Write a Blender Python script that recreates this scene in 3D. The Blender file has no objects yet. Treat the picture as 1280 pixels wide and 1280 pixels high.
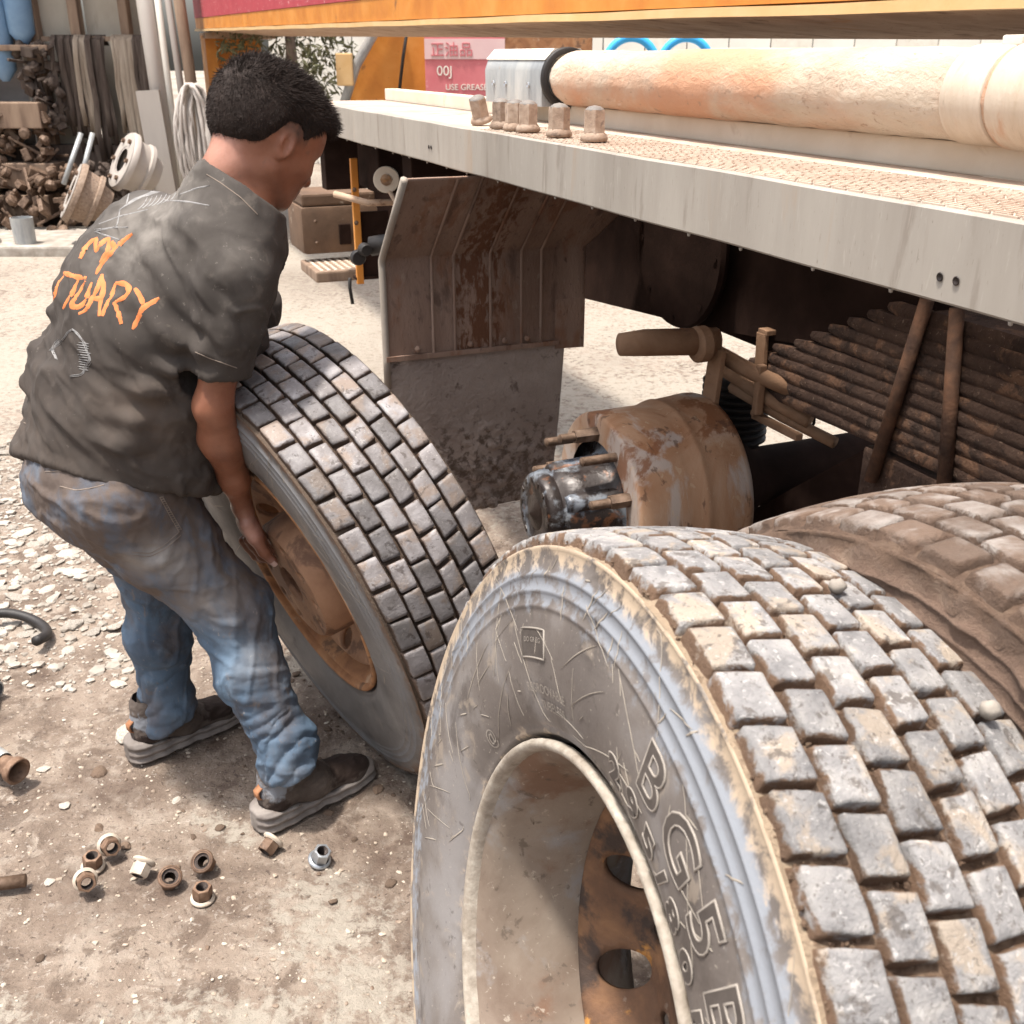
import bpy, bmesh, math, random
import numpy as np
from mathutils import Vector, Matrix
from mathutils.bvhtree import BVHTree
from mathutils.geometry import delaunay_2d_cdt
random.seed(7); np.random.seed(7)
S = bpy.context.scene; COL = S.collection
R_ = math.radians
# ------------------------------------------------------------------ camera, world, sun, exposure
CAM = np.array([0., 0., 1.5]); FPX = 1310.; PITCH = math.atan(568 / FPX)
cd = bpy.data.cameras.new('camera'); cam = bpy.data.objects.new('camera', cd); COL.objects.link(cam)
cam.location = CAM; cam.rotation_euler = (math.pi/2 - PITCH, 0, 0)
cd.sensor_width = 36; cd.lens = 36 * FPX / 1280; cd.clip_start = .02; cd.clip_end = 500
cd.dof.use_dof = True; cd.dof.focus_distance = 1.7; cd.dof.aperture_fstop = 13
S.camera = cam
SUN = Vector((-.80, -.50, 0)).normalized() * math.cos(R_(76)) + Vector((0, 0, math.sin(R_(76))))
w = bpy.data.worlds.new('World'); S.world = w; w.use_nodes = True
nt = w.node_tree; bg = nt.nodes['Background']
sky = nt.nodes.new('ShaderNodeTexSky'); sky.sky_type = 'NISHITA'; sky.sun_disc = False
sky.sun_elevation = R_(76); sky.sun_rotation = math.atan2(SUN.x, SUN.y); sky.dust_density = 5; sky.air_density = 1.2; sky.ozone_density = .6
hs = nt.nodes.new('ShaderNodeHueSaturation'); hs.inputs['Saturation'].default_value = .45
nt.links.new(sky.outputs[0], hs.inputs['Color']); nt.links.new(hs.outputs[0], bg.inputs[0]); bg.inputs[1].default_value = .15
sd = bpy.data.lights.new('sun', 'SUN'); sd.energy = 3.3; sd.angle = R_(4); sd.color = (1, .94, .86)
so = bpy.data.objects.new('sun', sd); COL.objects.link(so); so.rotation_euler = SUN.to_track_quat('Z', 'Y').to_euler(); so.location = (0, 0, 8)
S.view_settings.view_transform = 'Standard'; S.view_settings.look = 'None'
S.view_settings.exposure = 1.02; S.view_settings.gamma = 1; S.view_settings.use_curve_mapping = False
S.cycles.max_bounces = 6; S.cycles.use_denoising = True

# ------------------------------------------------------------------ object helpers
def link(o, parent=None):
    COL.objects.link(o)
    if parent is not None: o.parent = parent
    return o
def tag(o, label=None, cat=None, group=None, kind=None):
    if label: o['label'] = label
    if cat: o['category'] = cat
    if group: o['group'] = group
    if kind: o['kind'] = kind
    return o
def empty(name, label, cat, loc=(0, 0, 0), rot=(0, 0, 0), group=None, mat=None):
    o = bpy.data.objects.new(name, None); o.empty_display_size = .1
    if mat is not None: o.matrix_world = mat
    else: o.location = loc; o.rotation_euler = rot
    link(o); return tag(o, label, cat, group)
def mesh_np(name, V, F, mats, parent=None, smooth=True, loc=None, mi=None):
    me = bpy.data.meshes.new(name)
    me.from_pydata(np.asarray(V).tolist(), [], F.tolist() if isinstance(F, np.ndarray) else F)
    for m in (mats if isinstance(mats, (list, tuple)) else [mats]): me.materials.append(m)
    if mi is not None: me.polygons.foreach_set('material_index', np.asarray(mi, dtype=np.int32))
    if smooth: me.polygons.foreach_set('use_smooth', np.ones(len(me.polygons), dtype=bool))
    me.update()
    o = bpy.data.objects.new(name, me); link(o, parent)
    if loc is not None: o.location = loc
    return o
def vattr(o, name, vals):
    a = o.data.attributes.new(name, 'FLOAT', 'POINT'); a.data.foreach_set('value', np.asarray(vals, dtype=np.float32))
class G:
    """collects shapes for ONE mesh"""
    def __init__(s): s.v = []; s.f = []
    def add(s, V, F):
        n = len(s.v); s.v += [tuple(p) for p in V]; s.f += [tuple(i + n for i in q) for q in F]; return s
    def box(s, c, d, rot=None, b=0.0):
        x, y, z = [k/2 for k in d]
        if b <= 0:
            V = [Vector((sx*x, sy*y, sz*z)) for sz in (-1, 1) for sy in (-1, 1) for sx in (-1, 1)]
            F = [(0, 2, 3, 1), (4, 5, 7, 6), (0, 1, 5, 4), (2, 6, 7, 3), (0, 4, 6, 2), (1, 3, 7, 5)]
        else:
            bm = bmesh.new(); bmesh.ops.create_cube(bm, size=1)
            for v in bm.verts: v.co = Vector((v.co.x*d[0], v.co.y*d[1], v.co.z*d[2]))
            bmesh.ops.bevel(bm, geom=bm.edges[:], offset=b, segments=2, profile=.6, affect='EDGES')
            bm.verts.index_update(); V = [v.co.copy() for v in bm.verts]; F = [[v.index for v in f.verts] for f in bm.faces]; bm.free()
        M = Matrix.Translation(Vector(c)) @ (rot if rot is not None else Matrix())
        return s.add([M @ v for v in V], F)
    def tube(s, pts, r, n=10, cap=True, rs=None):
        pts = [Vector(p) for p in pts]; k = len(pts); V = []; F = []
        up = None
        for i, p in enumerate(pts):
            t = (pts[min(i+1, k-1)] - pts[max(i-1, 0)]).normalized()
            if up is None: up = t.orthogonal().normalized()
            up = (up - t*up.dot(t)).normalized(); sd_ = t.cross(up)
            rr = rs[i] if rs else r
            V += [p + (up*math.cos(2*math.pi*j/n) + sd_*math.sin(2*math.pi*j/n))*rr for j in range(n)]
        for i in range(k-1):
            for j in range(n): F.append((i*n+j, i*n+(j+1) % n, (i+1)*n+(j+1) % n, (i+1)*n+j))
        if cap: F.append(tuple(range(n))[::-1]); F.append(tuple(range((k-1)*n, k*n)))
        return s.add(V, F)
    def lathe(s, prof, c=(0, 0, 0), ax=(1, 0, 0), n=48, a0=0, a1=2*math.pi, jit=0):
        """prof = [(x along axis, r)]"""
        ax = Vector(ax).normalized(); u = ax.orthogonal().normalized(); w_ = ax.cross(u); c = Vector(c)
        full = abs(a1-a0-2*math.pi) < 1e-6; m = n if full else n+1; V = []; F = []
        for (x, r) in prof:
            for j in range(m):
                a = a0+(a1-a0)*j/n; V.append(c+ax*x+(u*math.cos(a)+w_*math.sin(a))*(r+random.uniform(-jit, jit)))
        for i in range(len(prof)-1):
            for j in range(n): F.append((i*m+j, i*m+(j+1) % m, (i+1)*m+(j+1) % m, (i+1)*m+j))
        return s.add(V, F)
    def grid(s, fn, nu, nv):
        V = [fn(i/nu, j/nv) for i in range(nu+1) for j in range(nv+1)]
        F = [(i*(nv+1)+j, (i+1)*(nv+1)+j, (i+1)*(nv+1)+j+1, i*(nv+1)+j+1) for i in range(nu) for j in range(nv)]
        return s.add(V, F)
    def build(s, name, m, parent=None, smooth=False, loc=None, angle=None):
        o = mesh_np(name, s.v, s.f, m, parent, smooth, loc)
        if angle:
            o.data.polygons.foreach_set('use_smooth', np.ones(len(o.data.polygons), dtype=bool))
            try: o.data.set_sharp_from_angle(angle=R_(angle))
            except Exception: pass
        return o
def rotz(a): return Matrix.Rotation(a, 4, 'Z')
def copyo(o, parent=None):
    c = o.copy(); COL.objects.link(c)
    if parent is not None: c.parent = parent
    return c

# ------------------------------------------------------------------ numpy noise
def _h(i, j, k, seed):
    n = (i*374761393 + j*668265263 + k*2147483647 + seed*974634777) & 0x7fffffff
    n = ((n ^ (n >> 13)) * 1274126177) & 0x7fffffff
    return ((n ^ (n >> 16)) & 0xffff) / 65535.
def vn(P, f=1., seed=0):
    P = np.asarray(P, dtype=np.float64)*f + 1000.; I = np.floor(P).astype(np.int64); T = P-I; T = T*T*(3-2*T)
    r = 0
    for dx in (0, 1):
        for dy in (0, 1):
            for dz in (0, 1):
                wgt = (T[:, 0] if dx else 1-T[:, 0])*(T[:, 1] if dy else 1-T[:, 1])*(T[:, 2] if dz else 1-T[:, 2])
                r = r + wgt*_h(I[:, 0]+dx, I[:, 1]+dy, I[:, 2]+dz, seed)
    return r
def fbm(P, f=1., seed=0, o=4, g=.5):
    a = 1; s_ = 0; t = 0
    for i in range(o): s_ = s_ + a*vn(P, f*2**i, seed+i*7); t += a; a *= g
    return s_/t

# ------------------------------------------------------------------ materials
def mk(name, cols, scale=6, detail=8, dist=.3, rough=.8, metal=0., bump=.3, bscale=80, bdist=.004, layers=(), attrs=(), rnd=0., vec=None, spec=.4, brick=None, sss=0):
    """layers = [(colour, scale, lo, hi[, strength])] noise patches over the base; attrs = [(attribute, colour, noise amount)]"""
    m = bpy.data.materials.new(name); m.use_nodes = True; t = m.node_tree; N = t.nodes; L = t.links
    p = N['Principled BSDF']; tc = N.new('ShaderNodeTexCoord'); out = tc.outputs['Object']
    if vec:
        mp = N.new('ShaderNodeMapping'); mp.inputs['Scale'].default_value = vec; L.new(out, mp.inputs[0]); out = mp.outputs[0]
    oi = N.new('ShaderNodeObjectInfo'); va = N.new('ShaderNodeVectorMath'); va.operation = 'MULTIPLY_ADD'
    L.new(oi.outputs['Random'], va.inputs[0]); va.inputs[1].default_value = (31, 17, 23); L.new(out, va.inputs[2]); out = va.outputs[0]
    def noise(sc, det=8, di=.2, rg=.6):
        n = N.new('ShaderNodeTexNoise'); n.inputs['Scale'].default_value = sc; n.inputs['Detail'].default_value = det
        n.inputs['Distortion'].default_value = di; n.inputs['Roughness'].default_value = rg; L.new(out, n.inputs['Vector']); return n.outputs[0]
    def rampf(f, lo, hi, a=0., b=1.):
        r = N.new('ShaderNodeMapRange'); r.interpolation_type = 'SMOOTHSTEP'; L.new(f, r.inputs[0]); r.inputs[1].default_value = lo; r.inputs[2].default_value = hi
        r.inputs[3].default_value = a; r.inputs[4].default_value = b; return r.outputs[0]
    def mix(f, A, Bc, op='MIX'):
        x = N.new('ShaderNodeMix'); x.data_type = 'RGBA'; x.blend_type = op
        if hasattr(f, 'is_linked'): L.new(f, x.inputs[0])
        else: x.inputs[0].default_value = f
        for q, i in ((A, 6), (Bc, 7)):
            if hasattr(q, 'is_linked'): L.new(q, x.inputs[i])
            else: x.inputs[i].default_value = (*q, 1)
        return x.outputs[2]
    def mul(a, b):
        x = N.new('ShaderNodeMath'); x.operation = 'MULTIPLY'; L.new(a, x.inputs[0])
        if hasattr(b, 'is_linked'): L.new(b, x.inputs[1])
        else: x.inputs[1].default_value = b
        return x.outputs[0]
    cr = N.new('ShaderNodeValToRGB'); e = cr.color_ramp.elements
    if len(cols) == 1: cols = [cols[0], cols[0]]
    for i, c in enumerate(cols):
        q = .3+.4*i/(len(cols)-1)
        el = e[i] if i < 2 else e.new(q)
        el.position = q; el.color = (*c, 1)
    L.new(noise(scale, detail, dist), cr.inputs[0]); c = cr.outputs[0]
    for ly in layers:
        f = rampf(noise(ly[1], 8, .4, .62), ly[2], ly[3])
        if len(ly) > 4: f = mul(f, ly[4])
        c = mix(f, c, ly[0])
    for an, ac, na in attrs:
        a = N.new('ShaderNodeAttribute'); a.attribute_name = an; f = a.outputs['Fac']
        if na:
            if na < 0:
                f = mul(f, rampf(noise(22, 5, .4, .55), .3, .7, .45, 1.25))
                c = mix(f, c, ac); continue
            ad = N.new('ShaderNodeMath'); ad.operation = 'ADD'; L.new(f, ad.inputs[0])
            L.new(rampf(noise(38 if na > 0 else 120, 8, .3, .65), .3, .7, -abs(na), abs(na)), ad.inputs[1])
            gt = N.new('ShaderNodeMath'); gt.operation = 'MULTIPLY'; gt.use_clamp = True; L.new(rampf(f, 0., .25), gt.inputs[0]); L.new(rampf(ad.outputs[0], .25, .75), gt.inputs[1]); f = gt.outputs[0]
        c = mix(f, c, ac)
    if rnd:
        hsv = N.new('ShaderNodeHueSaturation'); L.new(c, hsv.inputs['Color'])
        L.new(rampf(oi.outputs['Random'], 0, 1, 1-rnd, 1+rnd), hsv.inputs['Value']); c = hsv.outputs[0]
    L.new(c, p.inputs['Base Color']); p.inputs['Metallic'].default_value = metal
    p.inputs['Specular IOR Level'].default_value = spec
    if isinstance(rough, tuple): L.new(rampf(noise(scale*1.7), .35, .65, rough[0], rough[1]), p.inputs['Roughness'])
    else: p.inputs['Roughness'].default_value = rough
    if sss: p.inputs['Subsurface Weight'].default_value = sss; p.inputs['Subsurface Radius'].default_value = (.012, .004, .002); p.inputs['Subsurface Scale'].default_value = 1
    if bump:
        b = N.new('ShaderNodeBump'); b.inputs['Strength'].default_value = bump; b.inputs['Distance'].default_value = bdist
        L.new(noise(bscale, 10, .3, .68), b.inputs['Height']); L.new(b.outputs[0], p.inputs['Normal'])
    return m
M = {}
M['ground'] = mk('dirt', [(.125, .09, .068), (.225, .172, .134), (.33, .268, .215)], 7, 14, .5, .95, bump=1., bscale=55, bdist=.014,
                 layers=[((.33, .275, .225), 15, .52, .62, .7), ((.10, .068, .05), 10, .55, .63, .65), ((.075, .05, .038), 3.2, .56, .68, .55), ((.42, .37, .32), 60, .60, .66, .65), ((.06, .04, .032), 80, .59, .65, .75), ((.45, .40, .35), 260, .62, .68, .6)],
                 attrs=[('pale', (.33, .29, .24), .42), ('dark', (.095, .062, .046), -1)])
M['stone'] = mk('pale_stone', [(.21, .18, .15), (.35, .31, .265), (.50, .455, .40)], 9, rough=.9, bump=.6, bscale=60, rnd=.25)
M['darkstone'] = mk('brown_stone', [(.10, .065, .045), (.2, .14, .10)], 20, rough=.95, bump=.6, bscale=90, rnd=.3)
M['pebble'] = mk('pebbles', [(.16, .11, .08), (.34, .28, .22), (.5, .45, .38)], 22, 2, rough=.9, bump=.3)
M['rubber_fg'] = mk('dusty_sidewall_rubber', [(.085, .072, .066), (.125, .108, .098), (.19, .17, .155)], 5, rough=(.45, .7), bump=.25, bscale=120, bdist=.002,
                    layers=[((.21, .20, .20), 5, .50, .64, .6), ((.045, .036, .032), 8, .54, .66, .6), ((.27, .225, .18), 20, .57, .66, .55), ((.05, .04, .035), 60, .60, .68, .5), ((.36, .32, .27), 170, .64, .69, .7)],
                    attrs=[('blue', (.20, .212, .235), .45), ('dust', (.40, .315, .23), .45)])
M['rubber_mid'] = mk('worn_sidewall_rubber', [(.085, .078, .074), (.125, .116, .11), (.18, .168, .158)], 5, rough=(.4, .65), bump=.25, bscale=90, bdist=.002, vec=(3, 1, 1),
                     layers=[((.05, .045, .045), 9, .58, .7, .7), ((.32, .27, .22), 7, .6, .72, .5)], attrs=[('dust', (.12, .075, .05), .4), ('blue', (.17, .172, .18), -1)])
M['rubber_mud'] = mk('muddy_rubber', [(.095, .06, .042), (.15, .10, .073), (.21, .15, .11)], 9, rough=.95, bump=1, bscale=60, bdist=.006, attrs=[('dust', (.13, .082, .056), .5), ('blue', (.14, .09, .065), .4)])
M['block_fg'] = mk('dusty_tread_rubber', [(.15, .145, .145), (.24, .23, .225), (.34, .32, .30)], 34, rough=(.5, .8), bump=1., bscale=210, bdist=.0035, rnd=.16,
                   layers=[((.36, .29, .22), 15, .53, .62, .75), ((.09, .075, .065), 48, .57, .64, .75), ((.46, .44, .42), 130, .58, .64, .6), ((.07, .055, .045), 170, .60, .66, .7)], attrs=[('mud', (.125, .074, .045), .55)])
M['block_mid'] = mk('worn_tread_rubber', [(.10, .088, .083), (.165, .15, .148), (.24, .225, .225)], 20, rough=(.4, .7), bump=.8, bscale=170, bdist=.002, rnd=.35, spec=.4,
                    layers=[((.17, .125, .095), 12, .50, .60, .75), ((.05, .038, .033), 45, .57, .64, .7), ((.30, .28, .26), 130, .60, .66, .5)], attrs=[('mud', (.062, .04, .029), .4)])
M['block_mud'] = mk('muddy_tread_rubber', [(.13, .095, .073), (.22, .18, .155), (.33, .30, .275)], 22, rough=(.7, .95), bump=1., bscale=110, bdist=.005, rnd=.15,
                    layers=[((.12, .076, .052), 10, .42, .55, .9)], attrs=[('mud', (.10, .062, .042), .55)])
M['mud_fg'] = mk('packed_mud', [(.085, .05, .031), (.16, .10, .064), (.26, .185, .125)], 60, rough=.97, bump=1, bscale=190, bdist=.007, attrs=[('pale', (.36, .27, .185), .5)])
M['mud_rear'] = mk('wet_mud', [(.06, .036, .024), (.11, .068, .046), (.17, .115, .08)], 40, rough=.97, bump=1, bscale=120, bdist=.008)
M['mud_mid'] = mk('dark_groove_mud', [(.04, .025, .018), (.075, .05, .035), (.11, .075, .055)], 40, rough=.9, bump=1, bscale=190, bdist=.004, attrs=[('pale', (.1, .07, .05), .3)])
M['scuff'] = mk('scuffed_rubber', [(.22, .19, .16), (.34, .30, .25)], 30, rough=.8, bump=0)
M['rim_fg'] = mk('dirty_rim_paint', [(.125, .085, .062), (.205, .16, .125), (.285, .24, .195)], 5, rough=(.45, .7), bump=.2, bscale=60, metal=.1,
                 layers=[((.15, .075, .042), 7, .52, .64, .75), ((.27, .28, .29), 8, .54, .66, .6), ((.08, .06, .045), 45, .58, .66, .6), ((.38, .33, .27), 110, .62, .68, .6), ((.05, .03, .02), 34, .68, .72, .9)])
M['disc_fg'] = mk('rusty_wheel_disc', [(.05, .03, .021), (.13, .068, .038), (.26, .135, .065)], 8, rough=.8, bump=.7, bscale=70,
                  layers=[((.035, .027, .024), 7, .52, .60, .85), ((.50, .23, .05), 12, .60, .66, .8), ((.25, .2, .16), 30, .60, .67, .5)])
M['lip_fg'] = mk('bare_rim_lip', [(.19, .155, .12), (.29, .25, .205), (.40, .36, .305)], 50, rough=.6, bump=.7, bscale=150, bdist=.002)
M['rim_mid'] = mk('rust_orange_rim', [(.17, .07, .032), (.33, .155, .068), (.44, .25, .13)], 9, 12, .6, rough=.8, bump=.7, bscale=80,
                  layers=[((.085, .045, .03), 9, .54, .62, .75), ((.52, .38, .26), 8, .60, .70, .6)])
M['disc_mid'] = mk('brown_wheel_disc', [(.17, .085, .05), (.28, .15, .085), (.37, .21, .125)], 7, rough=.7, bump=.4, bscale=80, layers=[((.10, .05, .032), 9, .52, .60, .75), ((.44, .30, .19), 12, .58, .66, .5)])
M['letter'] = mk('raised_letter_rubber', [(.045, .037, .033), (.085, .072, .064)], 30, rough=.6, bump=.3, bscale=300, bdist=.001)
M['letter_rim'] = mk('letter_outline_rubber', [(.22, .195, .17), (.31, .275, .24)], 30, rough=.6, bump=.3, bscale=300, bdist=.001)
M['rail'] = mk('weathered_aluminium', [(.27, .238, .203), (.325, .292, .253), (.38, .345, .30)], 2.2, rough=(.5, .7), metal=.1, bump=.25, bscale=26, bdist=.002, vec=(1, 3.2, .55),
               layers=[((.36, .25, .165), 4, .56, .72, .5), ((.20, .165, .135), 7, .55, .68, .55), ((.42, .38, .33), 40, .60, .68, .4), ((.13, .10, .08), 90, .64, .69, .5)])
M['deck'] = mk('dusty_deck_plate', [(.33, .235, .175), (.43, .34, .27), (.50, .42, .34)], 7, rough=.85, bump=.5, bscale=80, layers=[((.24, .11, .065), 6, .63, .72, .8), ((.30, .22, .16), 15, .58, .7, .5)])
M['ledge'] = mk('cream_sill', [(.60, .50, .39), (.70, .61, .50)], 6, rough=.7, bump=.2, bscale=60, layers=[((.45, .33, .23), 12, .62, .72, .5)])
M['tube'] = mk('peeling_cream_pipe', [(.42, .33, .25), (.50, .41, .32), (.56, .48, .39)], 7, rough=.75, bump=1., bscale=75, bdist=.006, vec=(1, .6, 1),
               layers=[((.50, .24, .13), 2.6, .47, .66, .8), ((.30, .20, .14), 60, .60, .68, .7), ((.75, .73, .66), 5, .6, .68, .6)])
M['band'] = mk('pipe_band', [(.46, .37, .28), (.58, .5, .41)], 9, rough=.6, bump=.5, bscale=50, layers=[((.42, .20, .10), 6, .52, .68, .7), ((.30, .24, .19), 20, .6, .7, .5)], vec=(1, 3, .8))
M['galv'] = mk('galvanised_box', [(.24, .25, .26), (.36, .37, .37), (.48, .47, .44)], 12, rough=(.35, .6), metal=.3, bump=.3, bscale=50, vec=(1, 1, .3), layers=[((.30, .24, .19), 20, .62, .7, .8)])
M['white'] = mk('chalky_white', [(.62, .58, .5), (.75, .71, .63)], 8, rough=.7, bump=.3, layers=[((.45, .38, .3), 14, .62, .7, .6)])
M['orange'] = mk('orange_paint', [(.46, .16, .025), (.56, .215, .035), (.62, .27, .06)], 5, rough=(.4, .6), bump=.25, bscale=30, bdist=.002,
                 layers=[((.22, .09, .035), 9, .64, .72, .8), ((.09, .05, .03), 30, .68, .73, .9)])
M['yellow'] = mk('pale_yellow_paint', [(.60, .38, .16), (.68, .48, .25)], 5, rough=.5, bump=.2, layers=[((.3, .15, .06), 14, .66, .72, .8)])  # pale yellow of the body lip and the digger plate
M['under'] = mk('dusty_underside', [(.32, .205, .135), (.42, .29, .20), (.50, .37, .27)], 8, 12, .5, rough=.85, bump=.4, bscale=60, layers=[((.16, .085, .045), 12, .56, .66, .8), ((.42, .2, .06), 7, .60, .68, .6), ((.07, .045, .03), 60, .62, .68, .7)])
M['red'] = mk('faded_red_stripe', [(.34, .035, .05), (.42, .06, .075)], 7, rough=.6, bump=.3, bscale=60, layers=[((.66, .45, .42), 34, .60, .68, .75)])
M['guard'] = mk('muddy_mudguard', [(.19, .118, .085), (.25, .165, .125), (.32, .22, .17)], 4, rough=.9, bump=.7, bscale=45, bdist=.006, vec=(1.6, 1, .6),
                layers=[((.20, .085, .040), 6, .52, .64, .6), ((.075, .046, .035), 9, .56, .66, .6), ((.30, .23, .18), 30, .60, .68, .5), ((.05, .032, .025), 70, .62, .68, .6)], attrs=[('rust', (.135, .058, .030), .5)])
M['flap'] = mk('caked_rubber_flap', [(.22, .172, .148), (.28, .225, .195), (.34, .28, .245)], 5, rough=.95, bump=1., bscale=36, bdist=.010,
               layers=[((.08, .052, .042), 22, .60, .68, .7), ((.16, .08, .045), 4, .58, .7, .6), ((.27, .24, .22), 9, .6, .72, .4)], attrs=[('rough', (.12, .088, .07), .5)])
M['guardedge'] = mk('pale_plate_edge', [(.28, .24, .2), (.36, .31, .26)], 12, rough=.8, bump=.3)
M['drum'] = mk('rusty_brake_drum', [(.27, .125, .058), (.36, .215, .13), (.42, .32, .25)], 6, 10, .8, rough=.75, bump=.5, bscale=70, bdist=.003, vec=(1, 1, .45),
               layers=[((.40, .36, .33), 7, .50, .58, .7), ((.19, .072, .027), 9, .53, .59, .85), ((.085, .042, .026), 22, .58, .63, .7), ((.45, .33, .22), 60, .61, .66, .5)])
M['drumin'] = mk('dark_rusty_iron', [(.045, .022, .014), (.09, .045, .026), (.16, .075, .04)], 22, rough=.8, bump=.7, bscale=90)
M['hub'] = mk('greasy_blue_hub', [(.10, .12, .15), (.19, .21, .24), (.30, .31, .31)], 13, rough=(.25, .6), metal=.2, bump=.4, bscale=60,
              layers=[((.020, .012, .009), 9, .40, .50, .96), ((.16, .07, .035), 18, .56, .64, .8)])
M['grease'] = mk('black_grease', [(.012, .008, .007), (.03, .02, .016)], 20, rough=.35, bump=.6, bscale=40)
M['bolt'] = mk('brown_steel', [(.075, .045, .03), (.14, .09, .06), (.22, .15, .11)], 40, rough=.6, metal=.3, bump=.5, bscale=150)
M['rustspring'] = mk('muddy_spring_steel', [(.042, .022, .015), (.068, .038, .026), (.10, .058, .04)], 16, rough=.92, bump=1., bscale=60, bdist=.009,
                     layers=[((.19, .10, .058), 12, .54, .62, .7), ((.025, .014, .010), 14, .56, .62, .7), ((.26, .18, .13), 120, .62, .68, .6)])
M['rustrod'] = mk('rusty_rod', [(.22, .12, .065), (.30, .18, .11)], 14, rough=.85, bump=.6, bscale=80, layers=[((.10, .055, .035), 9, .6, .7, .7)])
M['chassis'] = mk('dark_chassis', [(.013, .007, .005), (.022, .012, .009), (.036, .020, .015)], 6, rough=.97, bump=.4, bscale=40, spec=.08)
M['black'] = mk('black_rubber', [(.012, .010, .010), (.028, .024, .022)], 14, rough=.55, bump=.3)
M['nut_dusty'] = mk('dusty_brown_nut', [(.20, .135, .095), (.29, .21, .155), (.36, .28, .22)], 50, rough=.8, metal=.1, bump=.8, bscale=250, bdist=.002, rnd=.15, layers=[((.075, .05, .04), 40, .58, .68, .6)])
M['nut_top'] = mk('grey_nut_top', [(.13, .115, .105), (.20, .18, .16)], 50, rough=.6, bump=.4, bscale=250)
M['nut_rust'] = mk('rusty_nut', [(.085, .048, .030), (.15, .09, .058), (.22, .145, .10)], 50, rough=.65, metal=.3, bump=.6, bscale=250, bdist=.002, rnd=.25, layers=[((.05, .035, .028), 60, .6, .68, .6)])
M['nut_pale'] = mk('pale_nut_flange', [(.38, .31, .24), (.5, .43, .355)], 60, rough=.6, bump=.5, bscale=250, bdist=.002)
M['nut_zinc'] = mk('zinc_nut', [(.32, .34, .37), (.46, .48, .50)], 60, rough=.3, metal=.7, bump=.3, bscale=200)
M['hole'] = mk('nut_bore', [(.035, .026, .022), (.06, .045, .04)], 60, rough=.4, metal=.5, bump=.6, bscale=300)
M['skin'] = mk('brown_skin', [(.17, .064, .036), (.225, .090, .051), (.27, .115, .068)], 16, rough=(.34, .50), bump=.4, bscale=240, bdist=.0014, sss=.10, layers=[((.14, .06, .04), 9, .54, .74, .5), ((.10, .065, .05), 30, .62, .72, .35)],
               attrs=[('pink', (.55, .30, .235), -1), ('shade', (.15, .055, .033), -1), ('grime', (.15, .09, .07), -1), ('stubble', (.05, .03, .025), -1)])
M['nail'] = mk('finger_nail', [(.6, .42, .36)], 10, rough=.3, bump=0)
M['hair'] = mk('short_dark_hair', [(.016, .010, .008), (.030, .019, .015)], 40, rough=.75, bump=.8, bscale=160, bdist=.003, spec=.25)
M['shirt'] = mk('faded_black_cotton', [(.027, .0215, .0185), (.036, .0295, .0255), (.048, .040, .0345)], 5, rough=.9, bump=.25, bscale=420, bdist=.0008,
                layers=[((.085, .071, .061), 6, .52, .80, .5), ((.022, .018, .016), 9, .54, .66, .5), ((.105, .088, .073), 22, .58, .68, .45), ((.17, .15, .13), 95, .64, .70, .5)], attrs=[('chalk_sheen', (.20, .18, .16), -1), ('grime', (.10, .072, .055), -1), ('warm', (.058, .043, .034), -1)])
M['print_o'] = mk('orange_print', [(.50, .135, .035), (.60, .20, .07)], 40, rough=.8, bump=.2, layers=[((.10, .075, .06), 90, .66, .72, .7)])
M['print_w'] = mk('white_print', [(.16, .155, .155), (.30, .29, .28)], 60, rough=.8, bump=.2, layers=[((.10, .085, .08), 60, .56, .66, .8)])
M['thread'] = mk('seam_thread', [(.16, .125, .10), (.22, .175, .14)], 60, rough=.8, bump=0)
M['denim'] = mk('faded_dirty_denim', [(.045, .070, .105), (.070, .113, .170), (.115, .18, .255)], 9, rough=.88, bump=.5, bscale=330, bdist=.0012, vec=(1, 1, .6),
                layers=[((.095, .07, .056), 6, .48, .66, .7), ((.20, .25, .31), 10, .54, .70, .55), ((.035, .035, .042), 16, .56, .66, .5), ((.17, .125, .09), 34, .60, .68, .45), ((.26, .24, .22), 110, .63, .69, .45)],
                attrs=[('dirt', (.098, .074, .062), -1), ('pale', (.30, .29, .28), -1), ('tan', (.25, .15, .08), -1), ('deep', (.035, .042, .062), -1)])
M['shoe'] = mk('grimy_knit_shoe', [(.055, .040, .033), (.085, .066, .055), (.12, .095, .08)], 14, rough=.9, bump=.7, bscale=380, bdist=.0015, layers=[((.16, .13, .11), 12, .6, .7, .5)], attrs=[('dark', (.026, .015, .011), .4), ('blue', (.20, .21, .23), .4)])
M['sole'] = mk('grey_foam_sole', [(.12, .10, .085), (.18, .155, .14), (.26, .23, .205)], 16, rough=.7, bump=.4, bscale=120, bdist=.002, layers=[((.09, .065, .05), 14, .56, .68, .7)])
M['tab'] = mk('brown_heel_tab', [(.30, .13, .06), (.38, .18, .09)], 30, rough=.6, bump=.3)
M['wood'] = mk('old_brown_timber', [(.13, .085, .06), (.22, .15, .105), (.28, .2, .14)], 4, rough=.9, bump=.5, bscale=30, vec=(3, 3, .5))
M['panel'] = mk('cream_wall_panel', [(.34, .29, .23), (.46, .41, .335), (.54, .49, .41)], 2, rough=.85, bump=.2, vec=(1, 1, .4), layers=[((.30, .24, .18), 4, .60, .72, .6)])
M['greywall'] = mk('grey_plaster', [(.20, .18, .17), (.3, .27, .25)], 3, rough=.9, bump=.3)
M['pale'] = mk('bright_pale_sheet', [(.66, .63, .56), (.78, .75, .68)], 2, rough=.8, bump=.1)
M['bluetarp'] = mk('blue_plastic', [(.12, .22, .36), (.2, .32, .46)], 5, rough=.5, bump=.3)
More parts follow.
